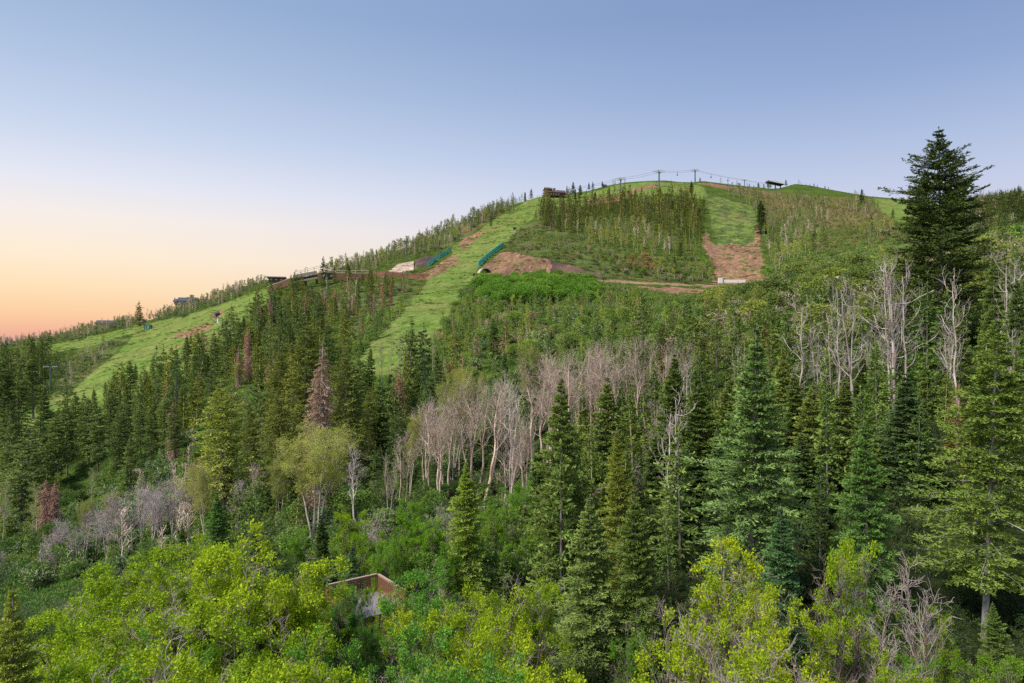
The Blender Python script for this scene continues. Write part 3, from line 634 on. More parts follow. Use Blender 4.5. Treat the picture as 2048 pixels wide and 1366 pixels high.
pro('bare_near', [bare(270 + i, 7, 2 + i % 2, 0.25, (9, 6, 4), lean=0.25, spread=1.1, r0=0.07, wig=0.17, tw=0.008, swig=0.09) for i in range(3)], 7, ['maple_bark'], ['bare_bark', 'twigs'])

def dome(seed, H=4.0, leaf=0.24, n=1500):
    """rounded thicket tree: lobes covered with leaves, stems inside"""
    rng = np.random.default_rng(seed); T_, C_ = MB(), MB()
    P, Q = stems(rng, 5, H * 0.72, 6, 0.42, 0.07, 0.02, 0.08, 0.1); T_.add(*tubes(P, Q, 4), 0, 0.5, True)
    k = 11; a = rng.uniform(0, 6.28, k); rad = H * 0.36 * np.sqrt(rng.random(k)); c = np.stack([np.cos(a) * rad, np.sin(a) * rad, H * (0.72 - 0.34 * (rad / (H * 0.36)) ** 2) - 0.05 * H * rng.random(k)], -1); r = H * rng.uniform(0.16, 0.27, k)
    w = rng.integers(0, k, n); d = nrm(rng.normal(size=(n, 3))); d[:, 2] = np.where(d[:, 2] < -0.3, -d[:, 2], d[:, 2])
    pt = c[w] + d * (r[w] * rng.uniform(0.72, 1.04, n))[:, None] * np.array([1.15, 1.15, 0.9])
    V, Fa = leaves(pt, nrm(d * 0.5 + rng.normal(size=(n, 3)) * 0.8), leaf * rng.uniform(0.6, 1.3, n), leaf * 0.6, rng, up=0.3)
    C_.add(V, Fa, 0, np.repeat(np.clip(0.2 + 0.6 * rng.random(n) + 0.2 * (r[w] / r.max() - 0.5), 0, 1), 4)); return T_, C_
pro1('m_dome', [dome(280 + i) for i in range(5)], ['shrub_leaves', 'fir_bark'])
pro1('s_dome', [dome(290 + i) for i in range(5)], SL)
# ---------------------------------------------------------------- placing plants
RNG = np.random.default_rng(7); PY = random.Random(5)
KIND = {'fir': ('fir_tree', 'fir tree'), 'dead_fir': ('dead_fir', 'dead fir'), 'maple': ('maple_tree', 'maple tree'), 'aspen': ('aspen_tree', 'aspen tree'),
        'bare': ('bare_aspen', 'bare tree'), 'snag': ('dead_aspen', 'dead tree'), 'under': ('green_shrub', 'shrub'), 'bareshrub': ('bare_shrub', 'bare shrub')}
OCC = []        # (depth, x0, x1, y0, y1) of what has been placed
def plant(key, X, Yt, d, w=1.0, tint=(1, 1, 1), label=None, group=None, var=None, rz=None, kind=None, h=None):
    x, y, z = ground(X, d)
    v = PRO[key]; i = PY.randrange(len(v)) if var is None else var % len(v)
    tm, cm, H = v[i]
    h = h or max(1.0, zpix(Yt, d) - z); s = h / H; sx = s * w
    k = kind or ('maple' if key.startswith('maple') else 'dead_fir' if key == 'dead_fir' else 'fir' if key.startswith('fir') else 'aspen' if key.startswith('aspen')
                 else 'bare' if key.startswith('bare_t') or key.startswith('bare_sw') or key == 'bare_near' else 'snag' if key == 'snag' else 'bareshrub' if key == 'bare_shrub' else 'under')
    nm, cat = KIND[k]
    e = empty(nm, (x, y, z - 0.15), PY.uniform(0, 6.28) if rz is None else rz, (sx, sx, s))
    tl = 0.035 if k in ('bare', 'snag', 'aspen') else 0.022
    if k != 'maple': e.rotation_euler = (PY.gauss(0, tl), PY.gauss(0, tl), e.rotation_euler.z)
    tag(e, label, cat, group)
    tint = tuple(t * q for t, q in zip(tint, (PY.uniform(0.92, 1.08),) * 3))
    if tm: obj('trunk', tm, e, color=tint if k in ('bare', 'snag') else (0.66, 0.60, 0.60) if k == 'maple' else (1, 1, 1))
    if cm: obj('branches' if k in ('bare', 'snag') else 'crown', cm, e, color=tint)
    hw = h * 0.16 * w * F / d; X_, Yb = X, 683 - F * (z - CZ) / d
    if k not in ('bare', 'snag', 'bareshrub'): OCC.append((d, X - hw, X + hw, Yt if Yt else Yb - h * F / d, Yb))
    return e
ORD = ['first', 'second', 'third', 'fourth', 'fifth', 'sixth', 'seventh', 'eighth', 'ninth', 'tenth', 'eleventh', 'twelfth', 'thirteenth', 'fourteenth', 'fifteenth', 'sixteenth', 'seventeenth', 'eighteenth', 'nineteenth', 'twentieth', 'last']
def cluster(key, phrase, group, rows, tint=(1, 1, 1), w=1.0, **kw):
    """rows: (x, y_top, depth[, width[, tint[, label]]]); what has no label of its own is told apart by its order from the left"""
    rows = sorted(rows, key=lambda r: r[0])
    for i, r in enumerate(rows):
        ww = r[3] if len(r) > 3 and r[3] else 1.0; tt = r[4] if len(r) > 4 and r[4] else tint
        lb = r[5] if len(r) > 5 else (phrase + ', ' + ORD[min(i, 20)] + ' from left' if len(rows) > 1 else phrase)
        plant(key, r[0], r[1], r[2], w * ww, tt, lb, group, **kw)

OLIVE = (1.35, 1.10, 0.75); YEL = (2.0, 1.45, 0.55); BLUE = (0.95, 1.10, 1.35); DK = (0.62, 0.68, 0.62); LT = (1.45, 1.35, 1.0); GRN = (0.95, 1.12, 0.85); WARM = (1.25, 1.02, 0.72)
G1 = 'tall firs on the near slope at the right'
plant('fir_big', 1884, 252, 76, 1.42, (0.48, 0.54, 0.40), 'towering dark fir rising above the skyline, the tallest tree of all', G1, rz=0.6)
plant('fir_open', 1968, 622, 33, 1.2, (1.6, 1.6, 0.9), 'big olive green fir with a pale bare length of trunk low down', G1, rz=2.0)
plant('fir_hero', 1500, 640, 38, 1.2, (1.2, 1.4, 1.2), 'tall bluish green fir with a thin pale leader above the bright maple', G1, var=0)
plant('fir_hero', 1122, 742, 44, 1.1, (1.3, 1.3, 0.85), 'green fir standing in front of the twin tan bare trunks', G1, var=1)
plant('fir_hero', 1246, 848, 38, 0.85, (1.6, 1.4, 0.7), 'fir with a yellow new top between two green firs', G1, var=2)
plant('fir_hero', 1278, 965, 33, 1.1, (1.2, 1.25, 0.8), 'green fir directly below the yellow topped fir', G1, var=0)
plant('fir_hero', 1178, 980, 33, 1.35, (1.15, 1.25, 0.95), 'broad bushy fir left of the yellow topped fir', G1, var=1)
plant('fir_hero', 930, 912, 43, 1.15, (1.7, 1.8, 0.75), 'bright green fir right of the wooden deck', G1, var=2)
cluster('fir_slim', 'slim green fir on the dark slope below the bare white trunks', G1, [
    (1342, 700, 60), (1395, 742, 52, 1.15), (1452, 745, 55, 1.1), (1565, 690, 60), (1592, 735, 58), (1618, 762, 50, 1.2), (1650, 722, 60, 0.8), (1692, 752, 54, 1.25),
    (1722, 700, 66), (1760, 740, 60), (1815, 738, 48, 1.4, (0.85, 1.0, 1.0)), (1850, 722, 58), (1882, 728, 58), (1535, 742, 56), (1210, 742, 62)], (1.25, 1.25, 0.85), 1.35)
plant('fir_hero', 1742, 828, 34, 1.05, (1.0, 1.3, 0.9), 'fresh green fir with layered boughs beside the dark gap', G1, var=1)
plant('fir_hero', 1562, 1000, 32, 1.1, (0.85, 1.15, 1.15), 'bluish green fir behind the bright maple, its foot in shade', G1, var=2)
plant('fir_hero', 1655, 880, 52, 1.1, (0.8, 0.95, 0.8), 'dark fir with hanging boughs at the edge of the dark gap', G1, var=0)
plant('fir_hero', 1440, 850, 48, 1.1, (0.8, 1.0, 0.9), 'dusky fir filling the slope left of the bluish fir', G1, var=2)
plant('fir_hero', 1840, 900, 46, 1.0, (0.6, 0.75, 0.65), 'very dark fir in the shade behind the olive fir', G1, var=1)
plant('fir_hero', 2000, 1195, 29, 1.3, (1.0, 1.1, 0.75), 'low spreading fir below the pale trunk of the olive fir', G1, var=2)
plant('fir_hero', 1905, 1120, 36, 1.1, (0.75, 0.9, 0.7), 'dark low fir at the foot of the olive fir', G1, var=0)
cluster('fir_hero', 'pale green fir at the right edge behind the olive fir', G1, [(1928, 600, 60, 0.9), (1995, 500, 62, 0.9), (2028, 540, 56, 0.9), (2046, 700, 45), (2075, 560, 50)], (1.1, 1.2, 0.9))
cluster('fir_slim', 'dark fir crowded behind the front firs above the shady gap', G1, [(1310, 860, 56, 1.3), (1375, 880, 50, 1.4), (1480, 820, 50, 1.3), (1600, 860, 48, 1.4), (1700, 860, 58, 1.4), (1790, 850, 55, 1.4), (1545, 830, 52, 1.3), (1080, 880, 58, 1.2), (1150, 870, 60, 1.2), (1900, 850, 50, 1.4), (1635, 960, 46, 1.2), (1780, 960, 46, 1.3)], (0.85, 1.0, 0.8), 1.25)
G2 = 'small firs among the bright shrubs'
plant('fir_slim', 435, 975, 62, 1.25, (1.05, 1.4, 0.9), 'light green young fir left of the round yellow green aspen', G2)
plant('fir_hero', 700, 1078, 44, 1.1, (1.0, 1.25, 1.45), 'small pale blue green spruce behind the wooden deck', G2, var=0)
plant('fir_slim', 645, 1018, 48, 1.1, (0.72, 0.82, 0.6), 'narrow dark fir left of the pale blue green spruce', G2)
plant('fir_slim', 506, 1022, 50, 0.9, (1.2, 1.4, 0.8), 'tip of a young fir poking over the bright maples', G2)
plant('fir_slim', 363, 1040, 62, 0.9, (1.1, 1.3, 0.7), 'slim young fir between the swept bare trees and the maples', G2)
plant('fir_hero', 14, 1158, 19, 1.0, (2.5, 2.1, 1.0), 'nearest young fir with an orange stem at the lower left edge', G2, var=1)
# broad and spired firs of the left forest
G3 = 'dark firs of the forest left of the main ski run'
cluster('fir_wide', 'broad shaggy olive fir in the middle of the forest', G3, [(450, 756, 84, 1.15, (2.0, 1.7, 0.9)), (555, 690, 112, 0.9), (612, 632, 100, 1.0), (690, 690, 92, 0.95), (560, 770, 92, 0.9), (738, 770, 98, 0.75), (640, 760, 84, 0.8, (1.2, 1.0, 0.6)), (505, 800, 96, 0.7), (600, 745, 105, 0.9)], (1.35, 1.18, 0.70), 1.1)
cluster('fir_mid', 'dark spired fir at the foot of the left ski run', G3, [
    (8, 715, 165, 1.2), (38, 728, 175, 1.3), (66, 705, 190, 1.4), (84, 770, 160, 1.2), (20, 800, 140, 1.2), (58, 850, 118, 1.5), (40, 905, 104, 1.6), (95, 845, 130, 1.3), (12, 870, 125, 1.1)], (1.05, 1.08, 0.85), 1.1)
cluster('fir_high', 'tall fir with a long bare trunk on the lower left slope', G3, [
    (112, 822, 128, 1.1), (135, 800, 134, 1.0), (152, 780, 150), (178, 790, 138, 1.0), (196, 800, 128), (222, 772, 150, 1.2), (236, 800, 122), (252, 790, 135), (262, 868, 108, 1.1), (282, 800, 130), (300, 808, 122), (316, 770, 150),
    (338, 778, 128, 1.3), (352, 806, 118), (366, 768, 145), (386, 760, 142)], (1.15, 1.2, 0.98), 1.25)
cluster('fir_mid', 'spired fir in the upper part of the left forest', G3, [
    (262, 718, 178, 1.2), (228, 742, 175, 1.3), (292, 735, 165, 1.1), (345, 720, 172), (372, 668, 205, 1.3), (392, 690, 185), (414, 700, 175), (430, 672, 190, 1.1), (458, 660, 200, 1.1), (476, 640, 205), (488, 628, 215), (505, 655, 185),
    (522, 600, 230, 1.1), (541, 590, 240), (560, 612, 215, 1.2), (578, 640, 180), (596, 610, 215), (640, 600, 210, 1.1), (655, 640, 170, 1.2), (670, 590, 235)], (1.05, 1.10, 0.88), 1.2)
cluster('fir_mid', 'pointed fir along the lower edge of the left ski run', G3, [(165, 795, 170), (190, 775, 185), (212, 760, 195), (246, 735, 200), (272, 725, 205), (305, 715, 205), (322, 722, 190), (352, 700, 215), (382, 668, 225), (403, 660, 235, 1.2), (424, 690, 200), (446, 640, 240), (466, 625, 250)], (1.1, 1.15, 0.9), 1.2)
cluster('fir_mid', 'dense dark fir below the foot of the main ski run', G3, [
    (720, 698, 130, 1.1), (737, 688, 132, 0.8), (712, 760, 112, 1.2), (760, 745, 116, 1.1), (782, 740, 118, 1.2), (803, 745, 116), (826, 648, 138, 1.0), (848, 700, 128, 1.0), (765, 800, 100, 1.2), (795, 790, 104, 1.2), (832, 740, 112, 1.2), (860, 745, 110, 1.1), (875, 690, 125, 0.9), (888, 760, 104)], (1.05, 1.2, 0.85), 1.3)
cluster('fir_mid', 'solitary fir among the thickets right of the main ski run', G3, [(988, 632, 128, 1.25), (1215, 600, 200, 1.0), (1080, 700, 112, 1.1), (1010, 700, 118)], (0.95, 1.1, 0.8), 1.1)
G9 = 'larger firs standing out on the upper hill'
for X, Y, d, w, t_, lb in ((1383, 360, 560, 1.5, (0.8, 0.75, 0.5), 'broad fir on the summit meadow under the highest lift tower'), (1320, 372, 520, 1.5, (0.7, 0.66, 0.42), 'dark broad fir at the top of the wood, below the tall lift tower'), (1523, 398, 400, 1.5, (0.6, 0.62, 0.42), 'dark fir at the right edge of the upper ski run'),
        (1408, 392, 470, 1.0, (1.3, 0.95, 0.75), 'brownish fir at the left edge of the upper ski run'), (1398, 412, 440, 1.4, (0.65, 0.65, 0.42), 'dark fir at the corner of the wood beside the upper run'), (1372, 405, 450, 1.4, (0.65, 0.62, 0.4), 'dark fir second from the corner of the wood'),
        (1345, 398, 470, 1.5, (0.9, 0.78, 0.5), 'olive brown fir in the right half of the dark wood'), (1270, 378, 540, 1.3, (0.85, 0.78, 0.48), 'olive fir rising above the dark wood near the first skyline tower'), (1218, 372, 560, 1.2, (0.7, 0.68, 0.45), 'dark fir rising above the wood near the tiny shed'),
        (1190, 382, 540, 1.5, (0.6, 0.62, 0.42), 'dark double fir in the middle of the wood top'), (1160, 368, 560, 1.6, (0.5, 0.55, 0.38), 'tall dark fir above the left part of the wood'), (1150, 376, 550, 1.2, (0.5, 0.55, 0.38), 'dark fir just left of the tallest in the wood'), (1133, 370, 560, 0.9, (0.75, 0.62, 0.42), 'slim brownish fir above the left part of the wood'),
        (1120, 390, 530, 1.0, (0.6, 0.65, 0.4), 'slim dark fir at the left top of the wood'), (1101, 392, 520, 1.0, (0.6, 0.65, 0.4), 'dark fir at the left shoulder of the wood'), (1071, 420, 470, 1.0, (0.7, 0.75, 0.42), 'small dark fir at the lower left corner of the wood'), (1084, 412, 480, 1.0, (0.6, 0.68, 0.42), 'dark fir near the lower left corner of the wood'),
        (982, 428, 440, 0.9, (0.8, 0.85, 0.5), 'lone small fir on the grass beside the main ski run'), (1050, 438, 440, 0.9, (0.9, 0.95, 0.5), 'lone small fir on the scrub right of the main ski run'), (1158, 438, 420, 0.8, (0.9, 0.95, 0.5), 'lone slim fir at the lower edge of the wood'), (1585, 460, 330, 1.0, (0.9, 0.75, 0.45), 'brownish fir among the aspens right of the upper ski run'),
        (1360, 480, 340, 1.3, (0.6, 0.7, 0.42), 'dark fir above the brown thicket'), (1350, 510, 310, 1.2, (0.75, 0.85, 0.5), 'green fir beside the brown thicket'), (1370, 540, 300, 1.0, (0.9, 1.1, 0.5), 'light green fir above the road'),
        (647, 510, 318, 1.2, (0.75, 0.70, 0.5), 'tall dark fir in front of the brown retaining wall'), (697, 522, 312, 1.4, (0.75, 0.8, 0.5), 'bushy fir in front of the long brown retaining wall'), (668, 528, 312, 0.7, (1.4, 1.0, 0.85), 'thin brownish fir in front of the retaining wall'), (724, 540, 300, 0.9, (1.0, 1.05, 0.55), 'small fir near the right end of the retaining wall'),
        (829, 520, 318, 0.9, (0.9, 0.95, 0.5), 'small fir below the pale gravel bank'), (846, 548, 300, 1.4, (1.0, 1.1, 0.5), 'bushy little fir at the left edge of the main ski run'), (279, 600, 400, 1.2, (1.0, 0.8, 0.55), 'lone fir on the far left skyline'), (1723, 376, 600, 1.3, (0.7, 0.75, 0.5), 'pair like dark fir alone on the right skyline'), (1785, 415, 480, 1.2, (0.85, 0.9, 0.5), 'small fir at the foot of the far right meadow')):
    plant('fir_mid', X, Y, d, w, t_, lb, G9)
G10 = 'small firs along the summit skyline'
cluster('fir_mid', 'tiny dark fir on the summit skyline', G10, [(1178, 364, 600), (1186, 362, 600), (1146, 362, 570), (1205, 361, 605), (1400, 354, 688, 1.2), (1480, 366, 690), (1499, 366, 695), (1517, 364, 700, 1.6), (1528, 366, 700), (1535, 364, 700), (1541, 362, 702), (1572, 358, 700, 1.1), (1582, 369, 690), (1612, 366, 712), (1620, 368, 712), (1628, 366, 712, 1.2), (1635, 370, 712), (1650, 370, 715), (1657, 373, 715), (1062, 376, 560), (1050, 382, 550)], (0.55, 0.6, 0.45), 1.3)
plant('dead_fir', 632, 676, 76, 0.85, (1.25, 1.1, 1.02), 'bare brown dead fir with drooping grey limbs in mid forest', 'dead brown firs', var=0)
cluster('dead_fir', 'thin reddish brown dead fir among living firs', 'dead brown firs', [(498, 655, 165, 0.9), (520, 608, 220, 0.8), (541, 590, 230, 0.8), (478, 690, 160, 0.8), (672, 575, 250, 0.9), (700, 590, 235, 0.8), (767, 562, 245, 1.1, (1.3, 0.85, 0.75)), (781, 562, 245, 1.0, (1.2, 0.7, 0.6)), (748, 585, 230, 0.8),
    (93, 955, 100, 1.3), (107, 960, 100, 1.1), (1045, 582, 215, 0.9, (1.35, 1.0, 0.9)), (1070, 650, 140, 1.1), (932, 665, 150, 1.1), (1098, 670, 135, 0.9), (898, 720, 120, 1.0, (1.2, 0.75, 0.65)), (800, 735, 110, 1.0, (1.2, 0.8, 0.7)), (345, 800, 120, 0.9)], (1.5, 1.15, 1.1))
# aspens in leaf
G4 = 'aspens in pale young leaf'
plant('aspen_round', 628, 836, 66, 1.25, (1.35, 1.35, 0.95), 'big round topped aspen with pale forked trunks and yellow green haze', G4, var=0, rz=0.4)
plant('aspen_round', 412, 918, 72, 0.95, (1.35, 1.2, 1.0), 'aspen with pale trunk left of the dark broad fir', G4, var=1, rz=2.2)
plant('aspen_round', 560, 905, 74, 0.8, (1.25, 1.25, 0.9), 'smaller pale green aspen left of the big round topped aspen', G4, var=1, rz=4.2)
cluster('aspen_round', 'aspen with a thin yellow green top behind the bare grove', G4, [(818, 815, 78, 0.75), (905, 735, 84, 0.9), (945, 722, 86, 0.8), (1062, 678, 92, 0.7), (222, 975, 88, 0.7), (165, 990, 92, 0.6)], (1.15, 1.1, 0.8))
cluster('aspen_slim', 'slim white stemmed aspen at the foot of the main ski run', G4, [(765, 680, 134, 1.2), (781, 672, 138, 1.1), (797, 668, 140, 1.1), (804, 672, 136, 1.1), (845, 665, 140, 1.0), (866, 668, 138, 1.0), (912, 668, 140, 1.1), (870, 700, 128), (75, 960, 100, 1.1), (5, 955, 100, 1.0), (62, 1000, 92, 1.0), (183, 930, 110, 0.9)], (1.0, 1.1, 0.8))
# bare aspens
G5 = 'bare grey aspens bent by the wind'
cluster('bare_swept', 'bare grey aspen of the swept band behind the bright maples', G5, [
    (90, 1052, 84, 1.2), (108, 1040, 84), (128, 1030, 84, 1.2), (150, 1040, 82), (168, 1018, 82, 1.1), (192, 1005, 84), (215, 1000, 82, 1.1), (238, 985, 82), (262, 965, 82, 1.2), (284, 950, 82), (304, 955, 80, 1.1), (322, 960, 80), (342, 940, 80, 1.2), (356, 945, 80), (470, 950, 76, 1.0), (4, 1090, 88)], (0.86, 0.82, 0.90), 1.0, kind='bare')
G6 = 'bare tan aspens of the central grove'
cluster('bare_tan', 'bare tan trunked aspen of the grove in the centre', G6, [
    (510, 915, 78, 0.8), (718, 880, 64, 1.0, (1.1, 1.1, 1.15)), (805, 850, 74), (868, 780, 76, 1.1), (880, 790, 74, 1.0), (893, 776, 78, 1.1), (935, 750, 76, 1.0), (952, 742, 78), (968, 735, 74, 1.15), (982, 745, 80), (1024, 740, 78, 0.9, (1.05, 1.05, 1.1)), (776, 905, 68, 0.6), (850, 800, 82, 1.0), (915, 760, 84)], (0.95, 0.86, 0.79), 1.0)
cluster('bare_tan', 'bare pinkish aspen rising behind the front firs', G6, [
    (1072, 702, 74, 0.9), (1088, 690, 76, 1.1), (1104, 685, 78, 1.0), (1138, 690, 74, 1.1), (1152, 684, 78, 1.0), (1168, 700, 76, 0.9), (1212, 672, 76, 1.0), (1228, 665, 78, 1.1), (1240, 680, 74, 0.9), (1288, 664, 76, 1.0), (1300, 660, 78, 1.1), (1318, 668, 76, 0.9), (1350, 672, 80, 0.9), (1195, 690, 82, 0.8), (1265, 690, 80, 0.8), (1120, 715, 84, 0.8), (1012, 850, 63, 0.9), (1052, 815, 65, 0.9), (1292, 850, 62, 0.9), (1326, 790, 64, 0.9)], (0.92, 0.81, 0.76), 1.0)
G7 = 'white dead aspens with curling limbs'
cluster('snag', 'white dead aspen with curling limbs left of the towering fir', G7, [
    (1602, 575, 62, 1.1), (1630, 640, 66, 0.8), (1678, 545, 64, 1.0), (1700, 552, 66, 0.9), (1712, 540, 62, 1.05), (1662, 600, 60, 0.7), (1758, 610, 66, 0.8), (1780, 505, 62, 0.95), (1792, 498, 60, 1.05), (1812, 512, 60, 1.0), (1735, 640, 70, 0.8)], (0.80, 0.80, 0.85), 0.9)
cluster('snag', 'white dead aspen in front of the towering fir', G7, [(1918, 520, 56, 0.9), (1895, 620, 58, 0.7), (1908, 640, 60, 0.7)], (0.85, 0.85, 0.9), 0.95)
cluster('snag', 'pale dead aspen leaning over at the right edge', G7, [(2030, 470, 58, 0.6), (2016, 640, 52, 0.5)], (0.9, 0.9, 0.95))
cluster('snag', 'small white dead aspen standing among the near firs', G7, [(1345, 760, 52, 0.9), (1330, 800, 50, 1.0), (1372, 690, 66, 0.6), (1480, 676, 64, 0.35), (1020, 780, 66, 0.7)], (1.0, 1.0, 1.04))
# maples and shrubs in front
G8 = 'bright yellow green maples in the foreground'
MY = (1.05, 1.06, 0.8)
plant('maple', 530, 1040, 30, 1.15, MY, 'tallest bright maple, its domed top left of the wooden deck', G8, var=0)
cluster('maple', 'bright yellow green maple of the big lower left thicket', G8, [
    (352, 1068, 34, 1.2), (418, 1085, 31, 1.1), (228, 1120, 34, 1.2), (470, 1110, 28, 1.0), (596, 1130, 30, 0.7), (285, 1150, 29, 1.15), (150, 1190, 29, 1.15), (92, 1250, 24, 1.1), (215, 1240, 24, 1.1), (360, 1190, 25, 1.1), (505, 1215, 24, 1.1), (420, 1270, 21, 1.0), (590, 1240, 23, 0.9), (60, 1300, 20, 1.0), (300, 1290, 20, 1.0), (150, 1305, 19, 1.0)], (0.95, 1.0, 0.8), 1.0)
cluster('maple', 'bright maple in the middle right of the wooden deck', G8, [(985, 1140, 28, 1.05), (1055, 1132, 29, 0.85), (945, 1195, 25, 0.8), (1020, 1230, 22, 0.9)], (1.05, 1.02, 0.8), 0.95)
cluster('maple_thin', 'open yellow green maple with grey twigs before the dark firs', G8, [(1478, 1062, 28, 0.8), (1412, 1140, 26, 0.8), (1352, 1190, 24, 0.75), (1535, 1160, 26, 0.7), (1460, 1230, 22, 0.9), (1545, 1270, 22, 0.8), (1385, 1290, 20, 0.9)], (1.12, 1.05, 0.7), 1.05)
cluster('maple_thin', 'thin leaved maple with dark stems before the shady gap', G8, [(1695, 1036, 27, 0.6), (1650, 1190, 26, 0.7), (1865, 1200, 26, 0.6), (1790, 1300, 22, 0.7), (1905, 1310, 21, 0.7)], (0.95, 0.98, 0.6), 1.0)
cluster('maple_thin', 'young yellow green maple along the lower edge', G8, [(672, 1158, 35, 0.75), (700, 1146, 37, 0.5), (735, 1156, 36, 0.4), (782, 1158, 34, 0.5), (800, 1150, 32, 0.7), (850, 1175, 29, 0.8), (705, 1310, 20, 0.9), (740, 1335, 18, 0.9), (620, 1310, 20, 0.8), (880, 1290, 20, 0.8)], (1.1, 1.05, 0.7), 1.0)
cluster('maple', 'cool green elder like tree beside the wooden deck', 'cooler green trees round the deck', [(862, 1110, 30, 0.9), (694, 1160, 35, 0.7), (660, 1185, 34, 0.7), (738, 1222, 32, 0.6), (640, 1250, 24, 0.8), (850, 1240, 24, 0.9), (960, 1290, 20, 0.8), (330, 1240, 23, 0.7)], (0.48, 0.78, 1.5), 0.95)
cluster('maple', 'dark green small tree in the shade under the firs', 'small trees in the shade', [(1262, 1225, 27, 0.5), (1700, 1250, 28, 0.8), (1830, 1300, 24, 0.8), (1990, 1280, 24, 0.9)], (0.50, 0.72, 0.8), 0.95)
cluster('maple', 'fresh green small tree behind the wooden deck', 'small trees behind the deck', [(700, 1000, 52, 0.9, (0.95, 1.0, 0.8)), (735, 1040, 46, 0.9, (0.8, 0.95, 0.8)), (820, 990, 50, 0.9), (800, 1060, 44, 0.9), (860, 1030, 48, 0.9, (0.55, 0.85, 0.8)), (660, 1060, 50, 0.8), (1000, 985, 52, 1.0), (1045, 960, 56, 1.0), (1020, 1050, 44, 1.0), (1080, 1040, 46, 0.9), (985, 1020, 50, 0.8), (770, 1075, 42, 0.8), (900, 1080, 42, 0.9), (600, 1045, 52, 0.9)], (0.60, 0.82, 0.9), 0.95)
cluster('bare_near', 'leafless grey twigged small tree in the thicket', 'leafless small trees in the thickets', [(300, 1180, 26, 1.2), (345, 1140, 30, 1.0), (240, 1300, 20, 1.0), (885, 1000, 50, 1.2), (760, 1020, 48, 1.3), (1160, 960, 56, 1.3), (1120, 1000, 50, 1.2), (1440, 1200, 22, 0.9), (1530, 1260, 20, 0.8), (1720, 1120, 27, 0.8), (1858, 1105, 25, 0.7), (1800, 1260, 24, 0.9), (1260, 915, 58, 1.2)], (0.66, 0.62, 0.64), 1.0)

# ---------------------------------------------------------------- woods, thickets and brush spread over the hill by outline
def world_grid(spacing, dmin, dmax, seed, x0=-280, x1=2440):
    rng = np.random.default_rng(seed); xa, xb = (x0 - 1024) / F * dmax, (x1 - 1024) / F * dmax
    gx, gy = np.meshgrid(np.arange(xa, xb, spacing), np.arange(dmin, dmax, spacing))
    gx = gx.ravel() + rng.uniform(-0.45, 0.45, gx.size) * spacing; gy = gy.ravel() + rng.uniform(-0.45, 0.45, gy.size) * spacing
    X = 1024 + F * gx / gy; k = (X > x0) & (X < x1) & (gy > dmin); gx, gy = gx[k], gy[k]
    z = height(gx, gy); X, Y = proj(gx, gy, z)
    return gx, gy, z, X, Y
CAND = []     # dict rows: species, x, y, z, h, w, tint
def zone(polys, spacing, dmin, dmax, mix, seed, clump=0.0, avoid=('run', 'soil', 'road', 'wall', 'gravel', 'rock')):
    """mix: {species: (share, h0, h1, tint a, tint b)}"""
    x, y, z, X, Y = world_grid(spacing, dmin, dmax, seed)
    kj = np.clip(F / y * 5.0, 6, 40); X = X + (fbm(x / 11.0, y / 11.0, seed + 3, 3) - 0.5) * 2 * kj; Y = Y + (fbm(x / 11.0 + 9, y / 11.0, seed + 4, 3) - 0.5) * kj
    inside = np.zeros(len(x), bool)
    for P in polys: inside |= inpoly(np.array(P, float), X, Y)
    for a in avoid: inside &= ~region(a, X, Y)
    if clump: inside &= fbm(x / 16.0, y / 16.0, seed + 50, 2) > clump
    x, y, z = x[inside], y[inside], z[inside]; rng = np.random.default_rng(seed + 1)
    names = list(mix); pr = np.cumsum([mix[k][0] for k in names]); pr = pr / pr[-1]
    patch = (fbm(x / 14.0, y / 14.0, seed + 90, 2) - 0.5) * 1.2
    big = fbm(x / 20.0, y / 20.0, seed + 70, 2); u = np.clip(rng.random(len(x)) * 0.999 + patch * 0.5, 0, 0.999); pick = np.searchsorted(pr, u)
    for i in range(len(x)):
        _, h0, h1, ta, tb = mix[names[pick[i]]]; q = rng.random(); hh = (h0 + (h1 - h0) * rng.random() ** 1.3) * (0.8 + 0.4 * big[i])
        CAND.append((names[pick[i]], x[i], y[i], z[i], hh, rng.uniform(0.8, 1.35), tuple(a * (1 - q) + b * q for a, b in zip(ta, tb)), rng.random()))
FD = ((0.70, 0.85, 0.72), (1.35, 1.30, 0.98)); FO = ((1.1, 0.95, 0.5), (1.6, 1.35, 0.7)); FY = ((1.2, 1.35, 0.9), (1.6, 1.7, 1.0))
AG = ((0.95, 1.0, 0.85), (1.35, 1.2, 1.15)); BR = ((1.0, 0.86, 0.8), (1.4, 1.25, 1.15)); BG = ((0.7, 0.85, 0.9), (1.15, 1.1, 1.0)); BB = ((0.65, 1.05, 0.45), (0.95, 1.35, 0.55)); BT = ((1.1, 0.9, 0.85), (1.4, 1.1, 1.0))
RD = ((1.9, 1.15, 1.5), (2.4, 1.65, 2.2))
zone([[(0,970),(60,940),(140,895),(205,860),(245,822),(290,798),(340,768),(385,735),(430,700),(480,670),(510,640),(535,618),(600,600),(640,620),(680,700),(705,760),(740,815),(860,815),(885,775),(910,790),(920,830),(900,900),(700,930),(560,960),(500,950),(470,900),(440,860),(380,895),(300,885),(230,915),(120,985),(0,1000),(-280,1010),(-280,990)]],
     5.2, 95, 400, {'fir': (0.52, 6, 15, *FD), 'fir2': (0.16, 8, 14, *FO), 'dead': (0.05, 6, 11, *RD), 'aspen': (0.06, 5, 9, *AG), 'bush': (0.21, 1.5, 3.4, *BG)}, 11)
